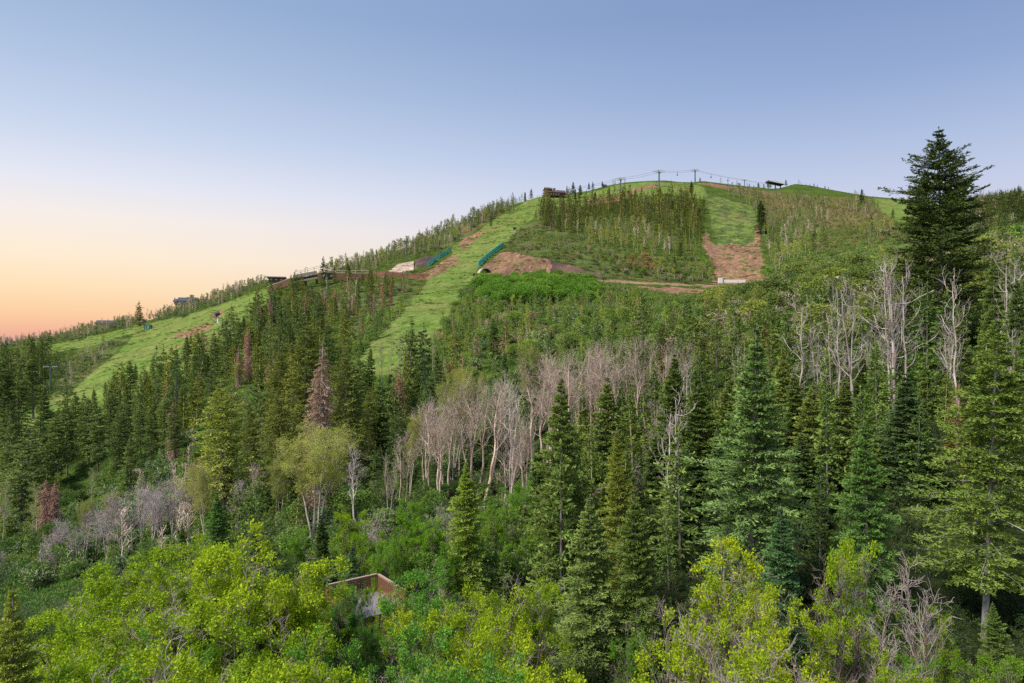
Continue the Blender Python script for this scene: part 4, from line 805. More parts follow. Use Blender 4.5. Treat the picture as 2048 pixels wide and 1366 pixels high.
zone([[(-280,1010),(0,1000),(120,985),(230,935),(300,905),(380,915),(440,880),(520,960),(480,1080),(400,1130),(-280,1230)]],
     2.6, 66, 125, {'dome': (0.25, 2, 3.6, (0.6, 0.85, 0.65), (0.95, 1.1, 0.8)), 'bush': (0.45, 1.6, 3.6, (0.7, 0.95, 0.8), (1.0, 1.15, 0.9)), 'fir': (0.2, 2.5, 6, *FY), 'bare': (0.06, 4, 7, *BR)}, 12)
zone([[(95,790),(60,820),(-280,900),(-280,770),(0,745),(60,728),(100,715),(118,745)]], 5.5, 120, 330, {'fir': (0.85, 8, 14, *FD), 'bush': (0.15, 2, 3, *BG)}, 13)
zone([[(-70,700),(-280,690),(0,690),(60,684),(110,677),(200,656),(300,640),(370,615),(430,597),(500,572),(530,563),(522,580),(450,606),(380,626),(300,645),(240,662),(100,688),(-280,716)]],
     3.6, 300, 500, {'aspen': (0.42, 3.5, 7.5, *AG), 'bare': (0.24, 4, 8.5, *BR), 'bush': (0.30, 2, 4, *BG), 'fir': (0.04, 4, 8, *FD)}, 14)
zone([[(-280,762),(0,744),(110,708),(180,692),(235,676),(215,716),(176,750),(130,788),(95,788),(70,760)]], 4.6, 200, 400, {'bush': (0.55, 1.5, 3.5, *BG), 'aspen': (0.30, 4, 8, *AG), 'bare': (0.15, 4, 7, *BR)}, 15, clump=0.42)
zone([[(545,575),(640,578),(740,568),(800,570),(790,610),(770,640),(738,690),(700,690),(640,610),(600,590)]], 6.0, 150, 345, {'fir': (0.30, 5, 12, *FD), 'fir2': (0.12, 6, 12, *FO), 'dead': (0.09, 5, 10, *RD), 'bush': (0.34, 1.5, 3, *BG), 'aspen': (0.10, 4, 7, *AG), 'bare': (0.08, 6, 9, *BR)}, 16)
zone([[(740,650),(815,612),(842,582),(850,590),(808,622),(775,655),(738,692),(712,725),(690,700)]], 2.4, 130, 260, {'aspen': (0.8, 3, 5.5, (0.95, 1.2, 0.7), (1.15, 1.3, 0.8)), 'bush': (0.2, 2, 3, *BB)}, 17)
zone([[(640,552),(740,522),(800,501),(880,465),(950,435),(1010,417),(1000,432),(945,462),(890,500),(820,514),(780,528),(740,542)]], 3.5, 320, 520, {'aspen': (0.52, 5, 9.5, *AG), 'bare': (0.24, 5, 9, *BR), 'bush': (0.18, 2, 4, *BG), 'fir': (0.06, 6, 10, *FD)}, 18)
zone([[(945,437),(1010,415),(1060,400),(1064,408),(1000,432),(955,456)]], 4.4, 430, 580, {'fir': (1, 6, 11, *FD)}, 19)
zone([[(1090,402),(1110,413),(1180,413),(1240,408),(1330,400),(1400,412),(1410,430),(1412,470),(1396,500),(1350,486),(1300,462),(1240,450),(1180,460),(1130,470),(1080,450),(1072,438)]], 5.2, 380, 640, {'fir': (0.66, 7, 15, (0.45, 0.52, 0.36), (0.95, 0.88, 0.52)), 'fir2': (0.16, 9, 18, (0.7, 0.62, 0.34), (1.2, 1.05, 0.55)), 'bare': (0.06, 6, 9, *BR), 'aspen': (0.08, 6, 10, *AG)}, 20)
zone([[(1165,470),(1180,458),(1240,448),(1300,460),(1350,485),(1398,502),(1390,520),(1330,516),(1250,502),(1180,492)]], 4.6, 300, 480, {'aspen': (0.52, 7, 11, *AG), 'fir': (0.30, 6, 10, (1.0, 1.05, 0.6), (1.4, 1.3, 0.7)), 'bare': (0.16, 7, 10, (1.2, 1.05, 0.98), (1.45, 1.3, 1.2))}, 21)
zone([[(1040,455),(1090,445),(1180,478),(1260,518),(1418,562),(1220,556),(1100,519),(1012,500)]], 4.2, 290, 480, {'bush': (0.46, 0.9, 2.6, *BG), 'dome': (0.14, 1.5, 3, (0.8, 0.95, 0.7), (1.2, 1.2, 0.8)), 'bushb': (0.18, 1.2, 2.8, *BT), 'fir': (0.07, 3, 7, *FY), 'aspen': (0.09, 4, 7, *AG)}, 22, clump=0.36)
zone([[(1180,520),(1250,510),(1330,520),(1390,524),(1418,520),(1424,566),(1330,562),(1230,557),(1190,545)]], 4.0, 290, 460, {'dome': (0.42, 2.2, 3.8, (0.9, 1.05, 0.75), (1.3, 1.4, 0.85)), 'bush': (0.25, 2, 4, *BG), 'aspen': (0.18, 5, 8, *AG), 'bushb': (0.15, 2, 3, *BT)}, 23)
zone([[(1245,520),(1290,515),(1340,528),(1335,548),(1290,545),(1250,535)]], 3.4, 290, 400, {'dome': (0.7, 2.4, 3.8, (1.5, 0.85, 0.9), (1.9, 1.2, 1.3)), 'bushb': (0.3, 2, 3, *BT)}, 51)
zone([[(1400,505),(1424,545),(1424,568),(1400,560)], [(1528,520),(1545,575),(1532,590),(1530,560)]], 3.4, 280, 400, {'dome': (0.5, 2.2, 3.6, (0.9, 1.35, 0.5), (1.1, 1.5, 0.6)), 'aspen': (0.5, 4, 7, *AG)}, 52)
zone([[(1450,378),(1560,388),(1740,402),(1775,440),(1815,472),(1900,482),(2048,470),(2048,490),(1815,545),(1640,540),(1600,520),(1530,500),(1512,400)]], 5.0, 250, 740, {'bush': (0.56, 0.8, 2.2, (0.85, 0.68, 0.58), (1.2, 0.92, 0.85)), 'dome': (0.10, 1.2, 2.6, (0.8, 0.9, 0.55), (1.2, 1.2, 0.7)), 'bushb': (0.28, 1, 2.2, *BT), 'aspen': (0.04, 5, 8, *AG), 'fir': (0.02, 4, 8, *FD)}, 24)
zone([[(1455,378),(1520,388),(1518,428),(1468,414)], [(1560,396),(1655,402),(1650,422),(1570,416)], [(1540,432),(1645,428),(1655,452),(1545,458)], [(1690,402),(1748,404),(1750,428),(1700,424)], [(1720,455),(1815,470),(1815,500),(1740,480)]], 4.4, 300, 720, {'aspen': (0.70, 5.5, 9, *AG), 'bare': (0.22, 6, 9, (1.1, 0.95, 0.9), (1.4, 1.2, 1.1)), 'fir': (0.08, 5, 10, *FD)}, 25, clump=0.40)
zone([[(1526,450),(1640,452),(1660,520),(1640,545),(1536,578),(1528,520)]], 4.7, 220, 460, {'aspen': (0.58, 5, 8.5, (0.85, 1.0, 0.8), (1.3, 1.3, 1.1)), 'bare': (0.16, 6, 9, *BR), 'bush': (0.14, 2, 4, *BB), 'fir': (0.08, 5, 11, *FD)}, 26, clump=0.38)
zone([[(965,566),(1000,560),(1100,560),(1200,572),(1213,600),(1190,616),(1000,624),(950,612)]], 3.9, 190, 292, {'dome': (1, 3.8, 6.0, *BB)}, 27)
zone([[(945,552),(965,562),(955,612),(1000,625),(1000,635),(920,640),(925,604)], [(1200,572),(1290,602),(1440,612),(1430,630),(1250,616),(1215,604)]], 3.2, 180, 300, {'dome': (0.6, 2.6, 4.2, (0.75, 0.95, 0.7), (1.1, 1.2, 0.8)), 'bush': (0.25, 2.2, 3.8, (0.75, 0.95, 0.8), (1.0, 1.1, 0.9)), 'bushb': (0.15, 2, 3, *BT)}, 28)
zone([[(858,705),(885,658),(922,612),(1000,628),(1215,616),(1250,612),(1430,625),(1440,645),(1330,710),(1200,760),(1000,780),(910,780),(880,740)]], 3.2, 95, 235, {'fir': (0.34, 3, 7.5, *FY), 'dome': (0.12, 2.5, 4, (0.8, 1.0, 0.7), (1.1, 1.3, 0.8)), 'bush': (0.28, 2, 3.8, (0.75, 1.0, 0.75), (1.05, 1.2, 0.85)), 'aspen': (0.16, 3.5, 6, (0.9, 1.15, 0.8), (1.2, 1.25, 0.9)), 'dead': (0.05, 4, 7, *RD), 'bushb': (0.09, 2, 3, *BT)}, 29)
zone([[(1440,612),(1460,602),(1540,598),(1600,552),(1815,545),(2048,480),(2440,480),(2440,760),(1500,760),(1330,710),(1440,645)]], 3.3, 85, 260, {'dome': (0.32, 3.2, 5.8, (0.72, 0.78, 0.7), (1.3, 1.25, 0.8)), 'bush': (0.28, 2.6, 4.6, (0.7, 0.75, 0.72), (1.15, 1.05, 0.9)), 'fir': (0.05, 4, 8, (0.8, 0.95, 0.7), (1.2, 1.3, 0.9)), 'bushb': (0.34, 2.4, 4.4, (0.9, 0.85, 0.9), (1.4, 1.25, 1.25)), 'aspen': (0.10, 4, 7, *AG), 'bush2': (0.02, 3, 5, *BB)}, 30)
zone([[(1900,412),(1960,404),(2048,397),(2440,400),(2440,480),(2000,490),(1900,480)]], 4.0, 160, 640, {'fir': (0.62, 6, 11, (0.6, 0.65, 0.5), (0.9, 0.9, 0.7)), 'bush': (0.25, 3, 5, *BG), 'bare': (0.13, 6, 9, *BR)}, 31)
zone([[(420,1120),(520,930),(700,915),(920,880),(930,770),(1180,730),(1130,900),(1120,1300),(560,1300)]], 3.0, 42, 115, {'dome': (0.25, 2.4, 4.0, (0.6, 0.85, 0.6), (0.95, 1.15, 0.75)), 'bush': (0.45, 1.8, 3.6, (0.6, 0.8, 0.65), (0.95, 1.1, 0.85)), 'fir': (0.30, 3, 8.5, (0.8, 0.95, 0.7), (1.2, 1.3, 0.9))}, 32)
zone([[(1180,730),(1330,690),(1500,720),(2440,720),(2440,1300),(1120,1300),(1130,900)]], 3.3, 42, 115, {'fir': (0.74, 5, 12, (0.7, 0.88, 0.65), (1.3, 1.35, 0.9)), 'bush': (0.20, 1.8, 3.4, (0.4, 0.55, 0.45), (0.65, 0.8, 0.6)), 'dead': (0.06, 5, 9, (1.0, 0.7, 0.7), (1.5, 1.0, 1.0))}, 53)  # bush tints kept dark to paint the shaded gaps between the firs
zone([[(1180, 362), (1900, 350), (1900, 412), (1180, 400)], [(1060,398),(1110,394),(1110,380)]], 9.0, 500, 745, {'fir': (1, 3, 7.5, *FD)}, 33, clump=0.70, avoid=('soil',))

KEY = {'dome': 'dome', 'fir': 'fir', 'fir2': 'fir', 'dead': 'fir', 'aspen': 'aspen', 'bare': 'bare', 'bush': 'bush', 'bush2': 'bush', 'bushb': 'bush'}
def pick_individuals(limits):
    """the trees that show largest, by what stands in front of them"""
    cw = 3.0; W_, H_ = int(2048 / cw) + 1, int(1366 / cw) + 1; cov = np.zeros((H_, W_), bool)
    occ = sorted([(o[0], None, o[1:]) for o in OCC] + [(c[2], i, None) for i, c in enumerate(CAND)], key=lambda q: q[0])
    score = np.zeros(len(CAND))
    for d, i, b in occ:
        if b is None:
            c = CAND[i]; X = 1024 + F * c[1] / d; Yb = 683 - F * (c[3] - CZ) / d; h = c[4] * F / d; w = h * (0.13 if c[0] in ('fir', 'fir2', 'dead') else 0.16 if c[0] in ('aspen', 'bare') else 0.45)
            b = (X - w, X + w, Yb - h, Yb)
        x0, x1, y0, y1 = [int(q / cw) for q in b]; x0 = max(x0, 0); y0 = max(y0, 0); x1 = min(x1 + 1, W_); y1 = min(y1 + 1, H_)
        if x1 <= x0 or y1 <= y0: continue
        sl = cov[y0:y1, x0:x1]
        if i is not None: score[i] = (~sl).sum() / (1.0 + 0.0 * sl.size)
        sl[:] = True
    chosen = set()
    for grp, n in limits.items():
        idx = [i for i, c in enumerate(CAND) if KEY[c[0]] == grp and score[i] > 4 and (grp not in ('bush', 'dome') or score[i] > 12)]
        idx.sort(key=lambda i: -score[i]); chosen |= set(idx[:n])
    return chosen
PLACE = [(lambda X, Y: X < 420 and Y < 700, 'on the far left ridge'), (lambda X, Y: X < 230 and Y < 790, 'beside the left ski run'), (lambda X, Y: X < 560 and Y > 860, 'on the lower left slope'), (lambda X, Y: X < 640 and Y < 640, 'below the concrete bridge'),
         (lambda X, Y: X < 640, 'in the left forest'), (lambda X, Y: X < 900 and Y < 560, 'on the ridge above the road'), (lambda X, Y: X < 850 and Y < 700, 'left of the main ski run'), (lambda X, Y: X < 950 and Y >= 700, 'below the main ski run'),
         (lambda X, Y: X < 1075 and Y < 460, 'on the skyline left of the lodge'), (lambda X, Y: Y < 400, 'along the summit'), (lambda X, Y: X < 1425 and Y < 480, 'in the dark wood below the summit'), (lambda X, Y: X < 1425 and Y < 566, 'on the hillside above the road'),
         (lambda X, Y: X > 1880 and Y < 500, 'on the far right ridge'), (lambda X, Y: X > 1425 and Y < 560, 'right of the upper ski run'), (lambda X, Y: X < 1240 and Y < 650, 'below the road'), (lambda X, Y: X > 1400 and Y < 760, 'below the upper ski run'),
         (lambda X, Y: Y < 780, 'in mid hillside'), (lambda X, Y: True, 'under the tall near trees')]
LOOK = {'dome': 'round leafy thicket tree', 'fir': 'small green fir', 'fir2': 'olive green fir', 'dead': 'reddish brown dying fir', 'aspen': 'slim pale aspen', 'bare': 'bare slim aspen', 'bush': 'leafy shrub', 'bush2': 'bright green shrub', 'bushb': 'brownish shrub'}
NAMES = {'dome': 'thicket_tree', 'fir': 'fir_tree', 'aspen': 'aspen_tree', 'bare': 'bare_aspen', 'bush': 'green_shrub'}
def gn_scatter(name, key, rows, label, cat, scale_ref=None):
    """one object of kind stuff: points that carry plants, with their own turn, size and colour"""
    v = PRO[key]; col = bpy.data.collections.new(name + '_kinds')
    for i, (me, H) in enumerate(v):
        col.objects.link(bpy.data.objects.new('%s_%02d' % (key, i), me))
    n = len(rows); me = bpy.data.meshes.new(name); me.vertices.add(n)
    me.vertices.foreach_set('co', np.array([(r[1], r[2], r[3] - 0.12) for r in rows], np.float32).ravel())
    rng = np.random.default_rng(n); vi = rng.integers(0, len(v), n)
    sc = np.array([(r[4] / v[k][1] * r[5], r[4] / v[k][1] * r[5], r[4] / v[k][1]) for r, k in zip(rows, vi)], np.float32)
    rot = np.column_stack([rng.normal(size=n) * 0.04, rng.normal(size=n) * 0.04, rng.uniform(0, 6.28, n)]).astype(np.float32)
    for an, ty, da, f in (('rot', 'FLOAT_VECTOR', rot, 'vector'), ('scl', 'FLOAT_VECTOR', sc, 'vector'), ('vi', 'INT', vi.astype(np.int32), 'value'),
                          ('itint', 'FLOAT_COLOR', np.array([r[6] + (1,) for r in rows], np.float32), 'color')):
        a = me.attributes.new(an, ty, 'POINT'); a.data.foreach_set(f, da.ravel())
    o = obj(name, me); tag(o, label, cat, kind='stuff')
    g = bpy.data.node_groups.new(name, 'GeometryNodeTree')
    g.interface.new_socket('Geometry', in_out='INPUT', socket_type='NodeSocketGeometry'); g.interface.new_socket('Geometry', in_out='OUTPUT', socket_type='NodeSocketGeometry')
    gi = g.nodes.new('NodeGroupInput'); go = g.nodes.new('NodeGroupOutput'); ip = g.nodes.new('GeometryNodeInstanceOnPoints'); ci = g.nodes.new('GeometryNodeCollectionInfo')
    ci.inputs['Collection'].default_value = col; ci.inputs['Separate Children'].default_value = True; ci.inputs['Reset Children'].default_value = True
    def named(an, ty):
        q = g.nodes.new('GeometryNodeInputNamedAttribute'); q.data_type = ty; q.inputs['Name'].default_value = an; return q.outputs['Attribute']
    g.links.new(gi.outputs[0], ip.inputs['Points']); g.links.new(ci.outputs[0], ip.inputs['Instance']); ip.inputs['Pick Instance'].default_value = True
    g.links.new(named('vi', 'INT'), ip.inputs['Instance Index']); g.links.new(named('scl', 'FLOAT_VECTOR'), ip.inputs['Scale'])
    er = g.nodes.new('FunctionNodeEulerToRotation'); g.links.new(named('rot', 'FLOAT_VECTOR'), er.inputs[0]); g.links.new(er.outputs[0], ip.inputs['Rotation'])
    g.links.new(ip.outputs[0], go.inputs[0])
    md = o.modifiers.new('spread', 'NODES'); md.node_group = g
    return o
chosen = pick_individuals({'fir': 150, 'aspen': 170, 'bare': 90, 'bush': 100, 'dome': 110})
IND = {'fir': 'm_fir', 'aspen': 'm_aspen', 'bare': 's_bare', 'bush': 's_bush'}
AUTO = {}
for i in sorted(chosen, key=lambda i: CAND[i][1]):
    c = CAND[i]; k = KEY[c[0]]; X, Y = proj(c[1], c[2], c[3])
    key = {'fir': 'm_fir', 'aspen': 'm_aspen', 'bare': 'm_bare', 'bush': 'm_bush', 'dome': 'm_dome'}[k]; v = PRO[key]; me, H = v[PY.randrange(len(v))]
    s = c[4] / H; o = obj(NAMES[k], me, None, (c[1], c[2], c[3] - 0.12), c[6]); o.scale = (s * c[5], s * c[5], s); o.rotation_euler = (PY.gauss(0, 0.03), PY.gauss(0, 0.03), PY.uniform(0, 6.28))
    pl = next(p for f, p in PLACE if f(X, Y)); AUTO.setdefault((c[0], pl), []).append((float(c[2]), float(X), o))
    tag(o, None, {'fir': 'fir tree', 'aspen': 'aspen tree', 'bare': 'bare tree', 'bush': 'shrub', 'dome': 'thicket tree'}[k], LOOK[c[0]] + 's ' + pl)
ROWS = {1: [''], 2: [' in the front row', ' in the back row'], 3: [' in the front row', ' in the middle row', ' in the back row'], 4: [' in the front row', ' in the second row', ' in the third row', ' in the back row']}
for (sp, pl), v in AUTO.items():
    v.sort(key=lambda q: q[0]); nr = min(4, max(1, math.ceil(len(v) / 14))); per = math.ceil(len(v) / nr)
    for r in range(nr):
        row = sorted(v[r * per:(r + 1) * per], key=lambda q: q[1])
        for j, q in enumerate(row):
            q[2]['label'] = LOOK[sp] + ' ' + pl + (', ' + ORD[min(j, 20)] + ' from left' + ROWS[nr][r] if len(v) > 1 else '')
rest = [c for i, c in enumerate(CAND) if i not in chosen]
farf = [c for c in rest if KEY[c[0]] == 'fir' and c[2] > 330]; nearf = [c for c in rest if KEY[c[0]] == 'fir' and c[2] <= 330]
gn_scatter('distant_fir_woods', 's_fir_far', farf, 'dark fir woods far up the hill', 'woods')
gn_scatter('fir_woods', 's_fir', nearf, 'young and crowded firs filling the slopes', 'woods')
gn_scatter('aspen_woods', 's_aspen', [c for c in rest if KEY[c[0]] == 'aspen'], 'pale young aspens filling the stands', 'woods')
gn_scatter('leafless_woods', 's_bare', [c for c in rest if KEY[c[0]] == 'bare'], 'leafless grey aspens filling the stands', 'woods')
gn_scatter('thicket', 's_dome', [c for c in rest if c[0] == 'dome'], 'rounded leafy thicket on the slopes', 'thicket')
gn_scatter('brush', 's_bush', [c for c in rest if c[0] in ('bush', 'bush2')], 'green brush covering the hillsides', 'brush')
gn_scatter('leafless_brush', 's_bush_bare', [c for c in rest if c[0] == 'bushb'], 'brownish half leafless brush on the hillsides', 'brush')
# low growth between the trees
def low(spacing, dmin, dmax, seed, h, ta, tb, key, name, label, cat, keepf, avoid=('run', 'soil', 'road', 'wall', 'gravel', 'rock')):
    x, y, z, X, Y = world_grid(spacing, dmin, dmax, seed); k = keepf(x, y, X, Y)
    for a in avoid: k &= ~region(a, X, Y)
    k &= np.hypot(x + 8.6, y - 38.6) > 3.6
    x, y, z = x[k], y[k], z[k]; rng = np.random.default_rng(seed); q = rng.random(len(x))[:, None]; t = (np.array(ta) * (1 - q) + np.array(tb) * q) * (np.where(X[k] > 1150, 0.6, 1.0)[:, None] if key == 's_under' else 1.0)  # near undergrowth tinted darker on the right, painting in shade between the firs
    gn_scatter(name, key, [('h', x[i], y[i], z[i], rng.uniform(*h), rng.uniform(0.8, 1.4), tuple(t[i]), 0) for i in range(len(x))], label, cat)
low(1.15, 60, 150, 41, (0.25, 0.6), (0.55, 0.85, 0.6), (0.9, 1.15, 0.7), 's_herb', 'undergrowth', 'leafy undergrowth on the forest floor', 'undergrowth', lambda x, y, X, Y: (fbm(x / 7.0, y / 7.0, 3, 2) > 0.36))
low(2.3, 150, 420, 42, (0.4, 1.1), (0.7, 0.85, 0.6), (1.1, 1.15, 0.8), 's_herb', 'hillside_herbs', 'low herbs and sage on the open hillside', 'ground cover', lambda x, y, X, Y: (fbm(x / 9.0, y / 9.0, 5, 2) > 0.42))
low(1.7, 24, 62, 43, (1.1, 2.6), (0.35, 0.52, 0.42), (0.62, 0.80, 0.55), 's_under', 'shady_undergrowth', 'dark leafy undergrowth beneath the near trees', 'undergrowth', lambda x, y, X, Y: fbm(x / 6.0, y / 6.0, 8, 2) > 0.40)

low(2.0, 130, 520, 44, (0.25, 0.55), (0.60, 0.75, 0.42), (1.0, 1.05, 0.60), 's_herb', 'grass', 'tufted grass growing on the ski runs', 'grass', lambda x, y, X, Y: region('run', X, Y) & (fbm(x / 8.0, y / 5.0, 15, 3) > 0.60), avoid=())

for o in COL.objects:
    if o.get('label') and len(o['label'].replace('-', ' ').split()) > 16: print('LONG', o['label'])

low(2.6, 200, 480, 45, (0.3, 0.7), (0.5, 0.6, 0.4), (0.95, 0.95, 0.6), 's_herb', 'weeds', 'scattered weeds on the bare earth banks', 'weeds', lambda x, y, X, Y: (region('soil', X, Y) | region('gravel', X, Y) | region('wall', X, Y)) & (fbm(x / 5.0, y / 5.0, 19, 3) > 0.60), avoid=())
# ---------------------------------------------------------------- built things on the hill
plain_mat('lift_green', (0.045, 0.105, 0.095), 0.5, c2=(0.07, 0.13, 0.12)); plain_mat('steel', (0.38, 0.40, 0.42), 0.45, 0.3); plain_mat('dark_steel', (0.05, 0.055, 0.06), 0.6)
plain_mat('concrete', (0.50, 0.43, 0.34), 0.9, c2=(0.38, 0.32, 0.26), scale=1.5); plain_mat('white_paint', (0.78, 0.77, 0.74), 0.7, c2=(0.68, 0.66, 0.62))
plain_mat('brown_block', (0.17, 0.088, 0.06), 0.9, c2=(0.11, 0.06, 0.045), scale=2); plain_mat('net_teal', (0.05, 0.36, 0.31), 0.6, c2=(0.06, 0.30, 0.26)); plain_mat('dark_wood', (0.10, 0.065, 0.05), 0.7, c2=(0.14, 0.085, 0.06))
plain_mat('stone_tan', (0.33, 0.20, 0.13), 0.9, c2=(0.24, 0.15, 0.10)); plain_mat('roof_slate', (0.060, 0.068, 0.095), 0.6, c2=(0.085, 0.09, 0.12)); plain_mat('cream', (0.55, 0.45, 0.33), 0.8)
plain_mat('window_glass', (0.22, 0.28, 0.36), 0.08, spec=0.8); plain_mat('deck_grey', (0.27, 0.26, 0.28), 0.8, c2=(0.17, 0.16, 0.175), scale=9); plain_mat('cedar', (0.40, 0.19, 0.105), 0.75, c2=(0.27, 0.12, 0.07), scale=6)
plain_mat('rail_cap', (0.44, 0.33, 0.29), 0.7, c2=(0.33, 0.24, 0.20), scale=8); plain_mat('yellow', (0.6, 0.42, 0.05)); plain_mat('log_grey', (0.42, 0.40, 0.39), 0.9, c2=(0.25, 0.22, 0.21), scale=3); plain_mat('tunnel_dark', (0.03, 0.027, 0.025), 0.95)
def px(d): return d / F          # metres per picture pixel at depth d
def part(name, mb, mats, parent): return obj(name, mb.mesh(name, mats), parent)
def lift_tower(X, Yb, Yt, label, turn=0.3, arm=None):
    x, y, z = at(X, Yb); H = (Yb - Yt) * px(y) * 1.0; t = empty('lift_tower', (x, y, z - 0.3), turn); tag(t, label, 'lift tower', 'chairlift towers on the hill')
    k = max(0.8, H / 11) * (0.60 if y < 430 else 1.0); m = MB(); m.tube([(0, 0, 0), (0, 0, H * 0.5), (0, 0, H * 0.9)], [0.50 * k, 0.42 * k, 0.34 * k], 12); part('pole', m, ['lift_green'], t)
    a = arm or 2.3 * k; m = MB(); m.bar((-a, 0, H * 0.9), (a, 0, H * 0.9), 0.45 * k, 0.5 * k); part('crossarm', m, ['lift_green'], t)
    for s in (-1, 1):
        m = MB(); m.bar((s * a, -3.4 * k, H * 0.9 + 0.4 * k), (s * a, 3.4 * k, H * 0.9 + 0.4 * k), 0.3 * k, 0.42 * k)
        for q in np.linspace(-3.1, 3.1, 8): m.tube([(s * a - 0.18 * k, q * k, H * 0.9 + 0.62 * k), (s * a + 0.18 * k, q * k, H * 0.9 + 0.62 * k)], 0.27 * k, 10)
        part('sheave_train', m, ['steel'], t)
    m = MB()
    for s in (-1, 1): m.bar((s * a * 0.72, 0, H * 0.9), (s * a * 0.6, 0, H * 1.02), 0.16 * k)
    m.bar((-a * 0.85, 0, H * 1.02), (a * 0.85, 0, H * 1.02), 0.2 * k); part('lifting_frame', m, ['lift_green'], t)
    m = MB()
    for s in (-0.22, 0.22): m.bar((s * k, -0.62 * k, 0.5), (s * k, -0.62 * k, H * 0.88), 0.06 * k)
    for q in np.arange(0.8, H * 0.88, 0.6): m.bar((-0.22 * k, -0.62 * k, q), (0.22 * k, -0.62 * k, q), 0.05 * k)
    part('ladder', m, ['steel'], t)
    return t, a, H * 0.9 + 0.9 * k, k
TW = [lift_tower(1241, 386, 356, 'grey green lift tower on the summit meadow, first of the skyline towers', 1.05), lift_tower(1318, 374, 341, 'tall lift tower standing against the sky with a two deck crossarm', 1.05),
      lift_tower(1390, 366, 339, 'lift tower above the big summit fir, highest against the sky', 1.05), lift_tower(1489, 376, 359, 'short lift tower just before the lift station', 1.05)]
lift_tower(812, 523, 478, 'lift tower on the ridge above the pale gravel bank', 0.5); lift_tower(942, 462, 430, 'lift tower beside the upper part of the main ski run', 0.6)
lift_tower(655, 604, 546, 'lift tower in front of the brown retaining wall', 0.4); lift_tower(101, 788, 728, 'dark green lift tower at the foot of the left ski run', 0.2); lift_tower(289, 660, 642, 'small lift tower at the far edge of the left ski run', 0.4)
def tower_tip(t, s):
    e, a, h, k = t; r = e.rotation_euler.z; return Vector((e.location.x + math.cos(r) * s * a, e.location.y + math.sin(r) * s * a, e.location.z + h))
def sag(p, q, n, s):
    return [tuple(p.lerp(q, i / n) - Vector((0, 0, s * 4 * (i / n) * (1 - i / n)))) for i in range(n + 1)]
stx, sty, stz = at(1552, 378); station_c = Vector((stx, sty + 3, stz))
ends = [[tower_tip(t, s) for t in TW] for s in (-1, 1)]; m = MB()
x0, y0, z0 = at(1150, 398)
for si, e in enumerate(ends):
    pts = [Vector((x0, y0 + si * 5, z0 + 9))] + e + [station_c + Vector((-4, si * 5 - 2, 6.2))]
    for a_, b_ in zip(pts[:-1], pts[1:]): m.tube(sag(a_, b_, 12, (b_ - a_).length * 0.018), 0.065, 4)
tag(obj('haul_cable', m.mesh('haul_cable', ['dark_steel'])), 'thin dark lift cable strung between the skyline towers', 'cable')
def chair(p, label):
    t = empty('lift_chair', p, 1.45); tag(t, label, 'lift chair', 'lift chairs hanging on the skyline cable')
    m = MB(); m.tube([(0, 0, 0), (0, 0.05, -1.4), (0, 0.5, -2.6)], 0.11, 6); part('hanger', m, ['dark_steel'], t)
    m = MB(); m.box((0, 0.15, -3.7), (3.6, 0.75, 0.16)); part('seat', m, ['dark_steel'], t)
    m = MB(); m.box((0, 0.5, -3.3), (3.6, 0.12, 0.7)); part('backrest', m, ['dark_steel'], t)
    m = MB()
    for s in (-1.75, 1.75): m.bar((s, 0.45, -2.6), (s, 0.2, -3.8), 0.12)
    m.bar((-1.75, 0.45, -2.6), (1.75, 0.45, -2.6), 0.14); part('frame', m, ['dark_steel'], t)
def on_line(a, b, f, s): p, q = ends[s][a], ends[s][b]; v = p.lerp(q, f); v.z -= (q - p).length * 0.018 * 4 * f * (1 - f); return v
chair(on_line(1, 2, 0.52, 0), 'empty lift chair between the two tallest skyline towers'); chair(on_line(2, 3, 0.34, 0), 'empty lift chair just past the highest skyline tower'); chair(on_line(2, 3, 0.68, 0), 'empty lift chair close above the ridge near the short tower')
x1, y1, z1 = at(652, 600); 
t = empty('lift_station', tuple(station_c), 0.12, (1.12, 1.1, 1.15)); tag(t, 'dark roofed open lift station on the summit ridge', 'lift station')
m = MB(); V = [(-7.2, -4, 6.2), (7.2, -4, 3.9), (7.2, 4, 3.9), (-7.2, 4, 6.2), (-7.2, -4, 7.6), (-1, -4, 6.75), (7.2, -4, 5.2), (-7.2, 4, 7.6), (-1, 4, 6.75), (7.2, 4, 5.2)]
m.add(V, [(0, 3, 2, 1), (4, 5, 8, 7), (5, 6, 9, 8), (0, 4, 7, 3), (1, 2, 9, 6)]); m.add(V, [(0, 1, 6), (0, 6, 5), (0, 5, 4), (3, 9, 2), (3, 8, 9), (3, 7, 8)]); part('roof', m, ['dark_steel'], t)
m = MB(); m.bar((-7.3, -4.1, 7.0), (7.3, -4.1, 4.6), 0.25, 1.0); part('fascia', m, ['white_paint'], t)
for sx in (-5.8, 0.4, 5.4):
    m = MB(); m.tube([(sx, 0, -1), (sx, 0, 5.2)], 0.5, 10); part('column', m, ['lift_green'], t)
m = MB(); m.tube([(-3, 0, 5.4), (-3, 0, 5.8)], 1.7, 18); part('bull_wheel', m, ['steel'], t)

